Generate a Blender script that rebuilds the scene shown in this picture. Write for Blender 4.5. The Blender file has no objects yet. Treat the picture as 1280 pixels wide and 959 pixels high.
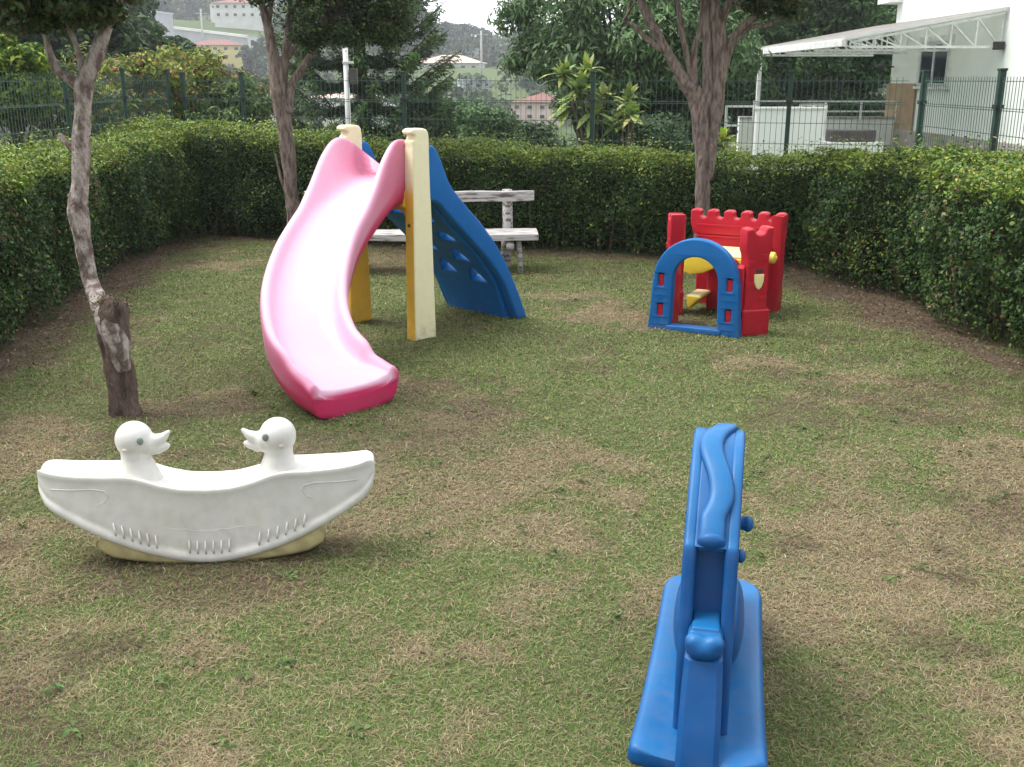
import bpy, bmesh, math, random
import numpy as np
from mathutils import Vector, Matrix, noise
R = math.radians
random.seed(7)
rng = np.random.default_rng(7)
S = bpy.context.scene
COL = S.collection

# ------------------------------------------------------------------ camera, world, sun, exposure
F, CX, CY, H = 1300.0, 640.0, 479.5, 1.53
PITCH = R(16.3)
cd = bpy.data.cameras.new('camera'); cam = bpy.data.objects.new('camera', cd); COL.objects.link(cam)
cam.location = (0, 0, H); cam.rotation_euler = (math.pi/2 - PITCH, 0, 0)
cd.sensor_width = 36; cd.sensor_fit = 'HORIZONTAL'; cd.lens = 36*F/1280; cd.clip_start = 0.05; cd.clip_end = 3000
S.camera = cam
SUN_EL, SUN_AZ = 60, -80      # azimuth clockwise from +Y
W = bpy.data.worlds.new('World'); S.world = W; W.use_nodes = True
nt = W.node_tree; nt.nodes.clear()
wo = nt.nodes.new('ShaderNodeOutputWorld'); bg = nt.nodes.new('ShaderNodeBackground')
sky = nt.nodes.new('ShaderNodeTexSky'); sky.sky_type = 'NISHITA'; sky.sun_disc = False
sky.sun_elevation = R(SUN_EL); sky.sun_rotation = R(SUN_AZ); sky.air_density = 1.0; sky.dust_density = 3.0
hs = nt.nodes.new('ShaderNodeHueSaturation'); hs.inputs['Saturation'].default_value = 0.35
mx = nt.nodes.new('ShaderNodeMix'); mx.data_type = 'RGBA'
tc = nt.nodes.new('ShaderNodeTexCoord'); nz = nt.nodes.new('ShaderNodeTexNoise'); nz.inputs['Scale'].default_value = 3.0
nz.inputs['Detail'].default_value = 6
cr = nt.nodes.new('ShaderNodeValToRGB'); cr.color_ramp.elements[0].position = 0.3; cr.color_ramp.elements[1].position = 0.7
cr.color_ramp.elements[0].color = (0.55, 0.55, 0.55, 1); cr.color_ramp.elements[1].color = (0.95, 0.95, 0.95, 1)
L = nt.links.new
L(tc.outputs['Generated'], nz.inputs['Vector']); L(nz.outputs['Fac'], cr.inputs['Fac'])
L(sky.outputs[0], hs.inputs['Color']); L(cr.outputs['Color'], mx.inputs['Factor'])
L(hs.outputs[0], mx.inputs['A']); mx.inputs['B'].default_value = (8.2, 8.5, 8.9, 1)
# added gradient: sky brighter ahead, dimmed behind to darken faces towards the camera
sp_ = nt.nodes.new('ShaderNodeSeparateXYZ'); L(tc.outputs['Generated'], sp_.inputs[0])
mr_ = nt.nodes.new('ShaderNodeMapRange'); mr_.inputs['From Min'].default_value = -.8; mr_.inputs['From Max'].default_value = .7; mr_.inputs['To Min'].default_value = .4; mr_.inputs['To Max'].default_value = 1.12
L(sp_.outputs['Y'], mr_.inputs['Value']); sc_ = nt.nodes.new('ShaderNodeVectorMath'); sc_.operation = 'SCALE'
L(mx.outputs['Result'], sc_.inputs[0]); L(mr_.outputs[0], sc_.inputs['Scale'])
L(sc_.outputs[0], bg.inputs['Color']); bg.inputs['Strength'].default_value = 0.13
L(bg.outputs[0], wo.inputs['Surface'])
sd = bpy.data.lights.new('sun', 'SUN'); sun = bpy.data.objects.new('sun', sd); COL.objects.link(sun)
sd.energy = 1.3; sd.angle = R(28); sd.color = (1, 0.97, 0.92)
sv = Vector((math.sin(R(SUN_AZ))*math.cos(R(SUN_EL)), math.cos(R(SUN_AZ))*math.cos(R(SUN_EL)), math.sin(R(SUN_EL))))
sun.rotation_euler = sv.to_track_quat('Z', 'Y').to_euler()
S.view_settings.view_transform = 'Standard'; S.view_settings.look = 'None'
S.view_settings.exposure = 1.48; S.view_settings.gamma = 1; S.view_settings.use_curve_mapping = False
S.cycles.max_bounces = 6; S.cycles.diffuse_bounces = 3; S.cycles.transmission_bounces = 4; S.cycles.transparent_max_bounces = 8

# ------------------------------------------------------------------ helpers
def at(u, v, Y):
    """point of the real place seen at photo pixel (u,v), at distance Y from the camera"""
    a = (u-CX)/F; b = -(v-CY)/F
    d = Vector((a, math.cos(PITCH)+b*math.sin(PITCH), -math.sin(PITCH)+b*math.cos(PITCH)))
    return Vector((0, 0, H)) + d*(Y/d.y)
def gr(u, v, z=0.0):
    a = (u-CX)/F; b = -(v-CY)/F
    d = Vector((a, math.cos(PITCH)+b*math.sin(PITCH), -math.sin(PITCH)+b*math.cos(PITCH)))
    return Vector((0, 0, H)) + d*((z-H)/d.z)

def tag(o, label=None, cat=None, group=None, kind=None):
    if label: o['label'] = label
    if cat: o['category'] = cat
    if group: o['group'] = group
    if kind: o['kind'] = kind
    return o
def thing(name, loc, label, cat, rz=0.0, group=None, kind=None):
    o = bpy.data.objects.new(name, None); COL.objects.link(o); o.empty_display_size = .1
    o.location = loc; o.rotation_euler = (0, 0, rz)
    return tag(o, label, cat, group, kind)
def link(name, me, m, parent=None, smooth=False):
    me.name = name
    o = bpy.data.objects.new(name, me); COL.objects.link(o)
    if m is not None:
        me.materials.clear(); me.materials.append(m)
    if parent is not None: o.parent = parent
    if smooth:
        me.polygons.foreach_set('use_smooth', [True]*len(me.polygons))
    return o
def copy_tree(o, parent=None):
    c = o.copy(); COL.objects.link(c); c.parent = parent
    for ch in list(o.children): copy_tree(ch, c)
    return c

def fb(x, y, sc, seed=0, octv=4):
    """numpy value-noise fbm in 0..1"""
    out = np.zeros_like(x, dtype=float); amp = 1.0; tot = 0
    for k in range(octv):
        X = x*sc + seed*17.3+k*5.1; Y = y*sc + seed*9.7+k*3.3
        xi = np.floor(X).astype(np.int64); yi = np.floor(Y).astype(np.int64)
        fx = X-xi; fy = Y-yi; fx = fx*fx*(3-2*fx); fy = fy*fy*(3-2*fy)
        def hsh(a, b):
            n = (a*374761393 + b*668265263 + (seed+k)*1442695) & 0x7fffffff
            n = ((n ^ (n >> 13))*1274126177) & 0x7fffffff
            n = (n ^ (n >> 16)) & 0xffff
            return n/65535.0
        v = (hsh(xi, yi)*(1-fx)+hsh(xi+1, yi)*fx)*(1-fy) + (hsh(xi, yi+1)*(1-fx)+hsh(xi+1, yi+1)*fx)*fy
        out += v*amp; tot += amp; amp *= .55; sc *= 2.03
    return out/tot

def mesh_np(name, V, Fq, col=None, mat=None, parent=None, smooth=False):
    """V (n,3), Fq (m,k) faces of equal size, col (n,3)"""
    me = bpy.data.meshes.new(name)
    n, m, k = len(V), len(Fq), Fq.shape[1]
    me.vertices.add(n); me.vertices.foreach_set('co', np.ascontiguousarray(V, dtype=np.float32).ravel())
    me.loops.add(m*k); me.loops.foreach_set('vertex_index', np.ascontiguousarray(Fq, dtype=np.int32).ravel())
    me.polygons.add(m); me.polygons.foreach_set('loop_start', np.arange(0, m*k, k, dtype=np.int32))
    if smooth: me.polygons.foreach_set('use_smooth', np.ones(m, dtype=bool))
    me.update(calc_edges=True)
    if col is not None:
        a = me.color_attributes.new('col', 'FLOAT_COLOR', 'POINT')
        c4 = np.ones((n, 4), dtype=np.float32); c4[:, :3] = col
        a.data.foreach_set('color', c4.ravel())
    return link(name, me, mat, parent)

# ---- materials
def nodes(m):
    m.use_nodes = True
    n = m.node_tree.nodes; b = n['Principled BSDF']
    return m.node_tree, n, b, m.node_tree.links.new
def mat(name, c, rough=.6, c2=None, nscale=8, bump=0.0, bscale=60, spec=.5, coat=0.0, stretch=None, thr=(.35, .65), metal=0, bdist=.01):
    m = bpy.data.materials.new(name); t, n, b, L = nodes(m)
    b.inputs['Roughness'].default_value = rough; b.inputs['Specular IOR Level'].default_value = spec
    b.inputs['Coat Weight'].default_value = coat; b.inputs['Coat Roughness'].default_value = .15
    b.inputs['Metallic'].default_value = metal
    tc = n.new('ShaderNodeTexCoord'); mp = n.new('ShaderNodeMapping'); L(tc.outputs['Object'], mp.inputs['Vector'])
    if stretch: mp.inputs['Scale'].default_value = stretch
    if c2 is None:
        c2 = tuple(x*.82 for x in c)
    nz = n.new('ShaderNodeTexNoise'); nz.inputs['Scale'].default_value = nscale; nz.inputs['Detail'].default_value = 6
    L(mp.outputs[0], nz.inputs['Vector'])
    r = n.new('ShaderNodeValToRGB'); r.color_ramp.elements[0].position = thr[0]; r.color_ramp.elements[1].position = thr[1]
    r.color_ramp.elements[0].color = (*c2, 1); r.color_ramp.elements[1].color = (*c, 1)
    L(nz.outputs['Fac'], r.inputs['Fac']); L(r.outputs['Color'], b.inputs['Base Color'])
    if bump:
        n2 = n.new('ShaderNodeTexNoise'); n2.inputs['Scale'].default_value = bscale; n2.inputs['Detail'].default_value = 5
        L(mp.outputs[0], n2.inputs['Vector'])
        bp = n.new('ShaderNodeBump'); bp.inputs['Strength'].default_value = bump; bp.inputs['Distance'].default_value = bdist
        L(n2.outputs['Fac'], bp.inputs['Height']); L(bp.outputs[0], b.inputs['Normal'])
    return m
def plastic(name, c, dirt=(.20, .14, .09), rough=.38, fade=None, coat=.15, dirt_amt=.35, dirt_h=.16, scuff=.10):
    """moulded plastic with scuffs, a little dirt near the ground and faint moulding waves"""
    m = bpy.data.materials.new(name); t, n, b, L = nodes(m)
    b.inputs['Specular IOR Level'].default_value = .25
    b.inputs['Coat Weight'].default_value = coat; b.inputs['Coat Roughness'].default_value = .2
    tc = n.new('ShaderNodeTexCoord')
    n1 = n.new('ShaderNodeTexNoise'); n1.inputs['Scale'].default_value = 5; n1.inputs['Detail'].default_value = 8; n1.inputs['Roughness'].default_value = .7
    L(tc.outputs['Object'], n1.inputs['Vector'])
    r = n.new('ShaderNodeValToRGB'); r.color_ramp.elements[0].position = .25; r.color_ramp.elements[1].position = .75
    r.color_ramp.elements[0].color = (*[x*.86 for x in c], 1); r.color_ramp.elements[1].color = (*[min(1, x*1.05+.006) for x in c], 1)
    L(n1.outputs['Fac'], r.inputs['Fac'])
    geo = n.new('ShaderNodeNewGeometry'); sp = n.new('ShaderNodeSeparateXYZ'); L(geo.outputs['Position'], sp.inputs[0])
    mr = n.new('ShaderNodeMapRange'); mr.inputs['From Min'].default_value = .0; mr.inputs['From Max'].default_value = dirt_h
    mr.inputs['To Min'].default_value = 1; mr.inputs['To Max'].default_value = 0.12; L(sp.outputs['Z'], mr.inputs['Value'])
    n2 = n.new('ShaderNodeTexNoise'); n2.inputs['Scale'].default_value = 22; n2.inputs['Detail'].default_value = 8; L(tc.outputs['Object'], n2.inputs['Vector'])
    r2 = n.new('ShaderNodeValToRGB'); r2.color_ramp.elements[0].position = .42; r2.color_ramp.elements[1].position = .75
    L(n2.outputs['Fac'], r2.inputs['Fac'])
    mu = n.new('ShaderNodeMath'); mu.operation = 'MULTIPLY'; L(mr.outputs[0], mu.inputs[0]); L(r2.outputs['Color'], mu.inputs[1])
    mu2 = n.new('ShaderNodeMath'); mu2.operation = 'MULTIPLY'; L(mu.outputs[0], mu2.inputs[0]); mu2.inputs[1].default_value = dirt_amt
    mx = n.new('ShaderNodeMix'); mx.data_type = 'RGBA'; L(mu2.outputs[0], mx.inputs['Factor'])
    last = r.outputs['Color']
    if fade:      # second tone held in a vertex attribute; sun-bleached on the slide
        at_ = n.new('ShaderNodeAttribute'); at_.attribute_name = 'fade'
        mf = n.new('ShaderNodeMix'); mf.data_type = 'RGBA'; L(at_.outputs['Fac'], mf.inputs['Factor'])
        L(last, mf.inputs['A']); mf.inputs['B'].default_value = (*fade, 1); last = mf.outputs['Result']
    L(last, mx.inputs['A']); mx.inputs['B'].default_value = (*dirt, 1)
    # pale scuffs and rubbed streaks
    ns = n.new('ShaderNodeTexNoise'); ns.inputs['Scale'].default_value = 7; ns.inputs['Detail'].default_value = 15; ns.inputs['Roughness'].default_value = .85; ns.inputs['Distortion'].default_value = 1.2
    L(tc.outputs['Object'], ns.inputs['Vector']); rs = n.new('ShaderNodeValToRGB'); rs.color_ramp.elements[0].position = .56; rs.color_ramp.elements[1].position = .70
    L(ns.outputs['Fac'], rs.inputs['Fac']); ms = n.new('ShaderNodeMath'); ms.operation = 'MULTIPLY'; ms.inputs[1].default_value = scuff; L(rs.outputs['Color'], ms.inputs[0])
    mz = n.new('ShaderNodeMix'); mz.data_type = 'RGBA'; L(ms.outputs[0], mz.inputs['Factor']); L(mx.outputs['Result'], mz.inputs['A'])
    mz.inputs['B'].default_value = (*[min(1, .45*x+.22) for x in (fade or c)], 1); L(mz.outputs['Result'], b.inputs['Base Color'])
    rr = n.new('ShaderNodeMapRange'); rr.inputs['To Min'].default_value = rough-.08; rr.inputs['To Max'].default_value = rough+.15
    L(n2.outputs['Fac'], rr.inputs['Value']); L(rr.outputs[0], b.inputs['Roughness'])
    n3 = n.new('ShaderNodeTexNoise'); n3.inputs['Scale'].default_value = 9; n3.inputs['Detail'].default_value = 2; L(tc.outputs['Object'], n3.inputs['Vector'])
    n4 = n.new('ShaderNodeTexNoise'); n4.inputs['Scale'].default_value = 260; L(tc.outputs['Object'], n4.inputs['Vector'])
    ad = n.new('ShaderNodeMath'); ad.operation = 'MULTIPLY_ADD'; L(n4.outputs['Fac'], ad.inputs[0]); ad.inputs[1].default_value = .06; L(n3.outputs['Fac'], ad.inputs[2])
    bp = n.new('ShaderNodeBump'); bp.inputs['Strength'].default_value = .35; bp.inputs['Distance'].default_value = .01
    L(ad.outputs[0], bp.inputs['Height']); L(bp.outputs[0], b.inputs['Normal'])
    return m
def leafmat(name, rough=.5, trans=.25, spec=.35):
    m = bpy.data.materials.new(name); t, n, b, L = nodes(m)
    a = n.new('ShaderNodeAttribute'); a.attribute_name = 'col'
    L(a.outputs['Color'], b.inputs['Base Color']); b.inputs['Roughness'].default_value = rough
    b.inputs['Specular IOR Level'].default_value = spec
    tr = n.new('ShaderNodeBsdfTranslucent'); L(a.outputs['Color'], tr.inputs['Color'])
    mx = n.new('ShaderNodeMixShader'); mx.inputs[0].default_value = trans
    L(b.outputs[0], mx.inputs[1]); L(tr.outputs[0], mx.inputs[2]); L(mx.outputs[0], n['Material Output'].inputs['Surface'])
    return m
M_leaf = leafmat('leaf', .55, .22, .16)
M_leaf_gloss = leafmat('leaf_glossy', .45, .2, .22)
M_grass = leafmat('grass_blades', .8, .2, .12)
M_bark = mat('bark', (.36, .28, .24), .9, (.17, .125, .105), 14, 1.0, 38, .2, stretch=(3, 3, .7), bdist=.035, thr=(.38, .58))
M_barkpale = mat('bark_pale', (.46, .40, .36), .9, (.17, .125, .105), 13, 1.0, 40, .2, stretch=(2, 2, 1), bdist=.03, thr=(.40, .58))
M_stump = mat('stump_bark', (.22, .16, .135), .95, (.085, .06, .05), 9, 1.0, 38, .1, stretch=(3, 3, .7), bdist=.03)
M_twig = mat('twig', (.20, .15, .11), .9, (.10, .07, .05), 20, .5, 60, .2)
M_darkbark = mat('far_bark', (.11, .085, .07), .95, (.06, .05, .04), 6, .5, 20, .1)
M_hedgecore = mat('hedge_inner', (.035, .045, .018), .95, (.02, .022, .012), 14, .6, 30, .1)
M_pink = plastic('pink_plastic', (.60, .028, .125), rough=.38, fade=(.76, .46, .60), coat=.1, dirt_amt=.3)
M_yellow = plastic('yellow_plastic', (.80, .47, .06), rough=.45, fade=(.86, .82, .56), coat=.05, dirt_amt=.5)
M_yel2 = plastic('castle_yellow_plastic', (.80, .60, .05), rough=.42, fade=(.85, .78, .45), coat=.1)
M_blue = plastic('blue_plastic', (.001, .125, .40), rough=.5, coat=.0, scuff=.04)
M_castleblue = plastic('castle_blue_plastic', (.002, .12, .37), rough=.5, coat=.0, scuff=.04)
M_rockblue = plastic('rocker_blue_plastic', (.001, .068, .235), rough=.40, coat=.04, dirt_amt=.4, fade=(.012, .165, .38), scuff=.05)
M_red = plastic('red_plastic', (.47, .008, .025), rough=.42, coat=.1, dirt_amt=.25)
M_white = plastic('white_plastic', (.66, .645, .60), dirt=(.33, .28, .18), rough=.42, coat=.1, dirt_amt=.42, dirt_h=.42, fade=(.62, .58, .50))
M_cream = plastic('aged_cream_plastic', (.52, .45, .22), dirt=(.22, .17, .09), rough=.5, dirt_amt=.8, coat=0)
M_eye = mat('eye_paint', (.20, .24, .21), .5)
M_blush = mat('cheek_mark', (.62, .52, .46), .6)
M_black = mat('black', (.02, .02, .02), .6)
M_darkhole = mat('bolt', (.05, .035, .03), .6)
M_wood = mat('white_washed_wood', (.56, .53, .52), .85, (.15, .12, .10), 9, .7, 40, .2, stretch=(.7, 5, 5), thr=(.36, .52))
M_fence = mat('fence_green_paint', (.012, .052, .034), .5, (.008, .032, .022), 20)
M_wire = mat('fence_wire', (.08, .14, .11), .45, (.05, .10, .08), 20)
M_wpaint = mat('white_painted_metal', (.78, .78, .76), .5, (.6, .6, .57), 6)
M_housewall = mat('white_house_wall', (.84, .86, .83), .85, (.76, .79, .75), 1.2, .15, 80)
M_stone = mat('stone_plinth', (.42, .38, .35), .9, (.30, .26, .24), 3, .5, 30)
M_glass = mat('window_glass', (.03, .04, .06), .12, (.02, .03, .045), 2, spec=.6)
M_frame = mat('window_frame', (.66, .66, .70), .5)
M_tile = mat('roof_sheet', (.20, .14, .125), .85, (.13, .09, .08), 6, .5, 20)
M_poly = mat('translucent_roof_sheet', (.42, .36, .34), .5, (.33, .28, .27), 4)
_t, _n, _b, _L = M_poly.node_tree, M_poly.node_tree.nodes, M_poly.node_tree.nodes['Principled BSDF'], M_poly.node_tree.links.new
_tr = _n.new('ShaderNodeBsdfTranslucent'); _tr.inputs['Color'].default_value = (.85, .88, .86, 1); _mx = _n.new('ShaderNodeMixShader'); _mx.inputs[0].default_value = .6
_L(_b.outputs[0], _mx.inputs[1]); _L(_tr.outputs[0], _mx.inputs[2]); _L(_mx.outputs[0], _n['Material Output'].inputs['Surface'])
M_board = mat('brown_board', (.40, .28, .17), .8, (.33, .22, .13), 4)
M_bench2 = mat('dark_grey_cushion', (.10, .085, .085), .9)
M_concrete = mat('concrete', (.45, .44, .42), .9, (.30, .29, .28), 3, .4, 20)

# ---- geometry builders
class MB:
    """collects shapes and links them as ONE mesh"""
    def __init__(s): s.bm = bmesh.new()
    def box(s, c, d, rz=0, M=None):
        m = Matrix.Translation(c) @ Matrix.Rotation(rz, 4, 'Z') @ Matrix.Diagonal((*d, 1))
        if M is not None: m = M @ m
        bmesh.ops.create_cube(s.bm, size=1, matrix=m); return s
    def quadbox(s, a, b, w, h):
        """bar from a to b with section w x h"""
        a, b = Vector(a), Vector(b); d = b-a; q = d.to_track_quat('X', 'Z').to_matrix().to_4x4()
        m = Matrix.Translation((a+b)/2) @ q @ Matrix.Diagonal((d.length, w, h, 1))
        bmesh.ops.create_cube(s.bm, size=1, matrix=m); return s
    def tube(s, pts, rad, sides=10, wob=0, cap=True, seed=0):
        pts = [Vector(p) for p in pts]; rings = []; n = len(pts)
        if not hasattr(rad, '__len__'): rad = [rad]*n
        ref = Vector((0.12, 1, .05)).normalized()
        for i, p in enumerate(pts):
            t = (pts[min(i+1, n-1)]-pts[max(i-1, 0)]).normalized()
            x = ref - t*ref.dot(t)
            if x.length < 1e-3: x = Vector((1, 0, 0)) - t*t.x
            x.normalize(); y = t.cross(x); ref = x; ring = []
            for k in range(sides):
                a = 2*math.pi*k/sides; r = rad[i]
                dd = x*math.cos(a)+y*math.sin(a)
                if wob: r *= 1+wob*noise.noise((p*(4.0)+dd*1.3+Vector((seed, 0, 0))))*1.1 + wob*.7*noise.noise(p*12+dd*3.0)+wob*.35*noise.noise(p*5+dd*9)
                ring.append(s.bm.verts.new(p+dd*r))
            rings.append(ring)
        for a, b in zip(rings, rings[1:]):
            for k in range(sides):
                s.bm.faces.new((a[k], a[(k+1) % sides], b[(k+1) % sides], b[k]))
        if cap:
            s.bm.faces.new(rings[0][::-1]); s.bm.faces.new(rings[-1])
        return s
    def sphere(s, c, r, seg=16, scale=(1, 1, 1), rot=None):
        m = Matrix.Translation(c)
        if rot is not None: m = m @ rot
        m = m @ Matrix.Diagonal((*[r*x for x in scale], 1))
        bmesh.ops.create_uvsphere(s.bm, u_segments=seg, v_segments=max(6, seg//2+2), radius=1, matrix=m); return s
    def build(s, name, m, parent=None, smooth=False, bevel=0, segs=2):
        me = bpy.data.meshes.new(name)
        if bevel:
            es = [e for e in s.bm.edges if len(e.link_faces) == 2 and e.calc_face_angle(0) > .5]
            bmesh.ops.bevel(s.bm, geom=es, offset=bevel, segments=segs, profile=.6, affect='EDGES', clamp_overlap=True)
        bmesh.ops.recalc_face_normals(s.bm, faces=s.bm.faces)
        s.bm.to_mesh(me); s.bm.free()
        return link(name, me, m, parent, smooth)

def spline(pts, n):
    """Catmull-Rom through rows of pts (tuples of any length), n samples per segment"""
    P = [np.array(p, float) for p in pts]; P = [2*P[0]-P[1]]+P+[2*P[-1]-P[-2]]; out = []
    for i in range(1, len(P)-2):
        a, b, c, d = P[i-1:i+3]
        for k in range(n):
            t = k/n
            out.append(.5*((2*b)+(-a+c)*t+(2*a-5*b+4*c-d)*t*t+(-a+3*b-3*c+d)*t**3))
    out.append(P[-2]); return out
def applied(o):
    dg = bpy.context.evaluated_depsgraph_get(); return bpy.data.meshes.new_from_object(o.evaluated_get(dg))
def plate(name, outline, thick, m, parent=None, holes=(), bevel=.008, M=None, res=3):
    """flat moulded panel drawn in the XZ plane (y = thickness), with real holes and rounded edges"""
    cu = bpy.data.curves.new('tmp', 'CURVE'); cu.dimensions = '2D'; cu.fill_mode = 'BOTH'
    cu.extrude = max(thick/2-bevel, .0005); cu.bevel_depth = bevel; cu.bevel_resolution = res; cu.offset = -bevel
    for lp in [outline]+list(holes):
        sp = cu.splines.new('POLY'); sp.points.add(len(lp)-1); sp.use_cyclic_u = True
        for i, p in enumerate(lp): sp.points[i].co = (p[0], p[1], 0, 1)
    t = bpy.data.objects.new('tmp', cu); COL.objects.link(t)
    me = applied(t); bpy.data.objects.remove(t); bpy.data.curves.remove(cu)
    me.transform(Matrix.Rotation(math.pi/2, 4, 'X'))
    if M is not None: me.transform(M)
    bm = bmesh.new(); bm.from_mesh(me); bmesh.ops.remove_doubles(bm, verts=bm.verts, dist=1e-5); bmesh.ops.recalc_face_normals(bm, faces=bm.faces); bm.to_mesh(me); bm.free()
    o = link(name, me, m, parent)
    shade_auto(o); return o
def shade_auto(o, ang=35):
    me = o.data; me.polygons.foreach_set('use_smooth', [True]*len(me.polygons))
    try: me.set_sharp_from_angle(angle=R(ang))
    except Exception: pass
    return o
def remesh(mb, name, m, parent=None, vox=.006, sm=6):
    me = bpy.data.meshes.new('t'); mb.bm.to_mesh(me); mb.bm.free()
    t = bpy.data.objects.new('t', me); COL.objects.link(t)
    r = t.modifiers.new('r', 'REMESH'); r.mode = 'VOXEL'; r.voxel_size = vox
    s = t.modifiers.new('s', 'SMOOTH'); s.iterations = sm; s.factor = .5
    out = applied(t); bpy.data.objects.remove(t)
    return link(name, out, m, parent, True)
def subd(o, lv=1):
    t = o.modifiers.new('s', 'SUBSURF'); t.levels = lv; t.render_levels = lv
    me = applied(o); o.modifiers.clear(); old = o.data; nm = old.name; o.data = me; bpy.data.meshes.remove(old); me.name = nm
    me.polygons.foreach_set('use_smooth', [True]*len(me.polygons)); return o
def loft(sections, cap=True):
    """sections: list of equal-length closed rings -> MB"""
    mb = MB(); rings = [[mb.bm.verts.new(p) for p in s] for s in sections]; k = len(rings[0])
    for a, b in zip(rings, rings[1:]):
        for i in range(k): mb.bm.faces.new((a[i], a[(i+1) % k], b[(i+1) % k], b[i]))
    if cap: mb.bm.faces.new(rings[0][::-1]); mb.bm.faces.new(rings[-1])
    return mb
def set_fade(o, fn):
    me = o.data; a = me.attributes.new('fade', 'FLOAT', 'POINT')
    a.data.foreach_set('value', [float(min(1, max(0, fn(v.co, v.normal)))) for v in me.vertices])
def sstep(a, b, x):
    t = min(1, max(0, (x-a)/(b-a))); return t*t*(3-2*t)

# ---- leaves
def unit(v): return v/np.maximum(np.linalg.norm(v, axis=1, keepdims=True), 1e-9)
def leaves(name, P, Nn, size, col, m, parent=None, aspect=.5, droop=0.0, along=None):
    """one diamond leaf per point. P positions, Nn leaf normals, size lengths"""
    n = len(P)
    r = rng.normal(size=(n, 3)) if along is None else along + .35*rng.normal(size=(n, 3))
    r[:, 2] -= droop
    T = unit(r-Nn*np.sum(r*Nn, 1, keepdims=True)); B = np.cross(Nn, T)
    s = size[:, None]
    V = np.empty((n, 4, 3)); V[:, 0] = P-T*s*.5; V[:, 1] = P+B*s*aspect*.5+Nn*s*.10+T*s*.05
    V[:, 2] = P+T*s*.5-Nn*s*.06; V[:, 3] = P-B*s*aspect*.5+Nn*s*.10+T*s*.05
    Fq = np.arange(n*4).reshape(n, 4)
    return mesh_np(name, V.reshape(-1, 3), Fq, np.repeat(col, 4, axis=0), m, parent)
def pal(cols, n, w=None, jit=.18):
    cols = np.array(cols); i = rng.choice(len(cols), n, p=w); c = cols[i]*(1+jit*rng.normal(size=(n, 1)))
    return np.clip(c*(1+.06*rng.normal(size=(n, 3))), .003, .95)
def crown_points(c, rad, nclump, per, rc, flat=.75, seed=0, shell=.55, yb=None):
    """clumped points in an uneven ellipsoid; returns P, N"""
    g = np.random.default_rng(seed+11)
    d = unit(g.normal(size=(nclump, 3))); rr = (shell+(1-shell)*g.random(nclump))[:, None]
    cc = d*rr*np.array(rad); cc[:, 2] = np.maximum(cc[:, 2], -rad[2]*.8)
    rcs = rc*(.6+.8*g.random(nclump))
    k = g.integers(0, nclump, nclump*per)
    dd = unit(g.normal(size=(len(k), 3))); q = (g.random(len(k))**.45)[:, None]
    P = cc[k]+dd*q*rcs[k][:, None]*np.array((1, 1, flat))
    N = unit(dd*.7+np.array((0, 0, .55))+.45*g.normal(size=(len(k), 3)))
    return P+np.array(c), N, k, cc+np.array(c)

# ------------------------------------------------------------------ terrain
def mix(a, b, t): return a*(1-t)+b*t
def nsm(a, b, x):
    t = np.clip((x-a)/(b-a), 0, 1); return t*t*(3-2*t)
PY = [0, 13.6, 16, 25, 60, 100, 130, 160, 200, 230, 260, 300, 400, 900]
PL = [0, 0, -.5, -3, -9, -8, -5, -1.5, 3.2, 9.5, 14, 19, 24, 30]
PM = [0, 0, -.5, -3.5, -9, -8, -4.6, -1.5, 2.2, 4, 5.2, 7, 10, 16]
def terr(x, y):
    x = np.asarray(x, float); y = np.asarray(y, float)
    az = x/np.maximum(y, 1)
    l = np.interp(y, PY, PL); mm = np.interp(y, PY, PM)
    z = mix(l, mm, nsm(-.22, -.09, az))
    z = z + (fb(x, y, .03, 5)-.5)*6*nsm(20, 120, y)
    # the level terrace with the white house, on the right
    t = nsm(4.3, 6.0, x)*(1-nsm(30, 60, y)); z = mix(z, 0*z, t)
    # the bank beyond the left fence falls too
    side = nsm(4.5, 12, -x)*(1-nsm(13, 20, y)); z = z-1.2*side
    return z
def tz(x, y): return float(terr(np.array([x]), np.array([y]))[0])

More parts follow.
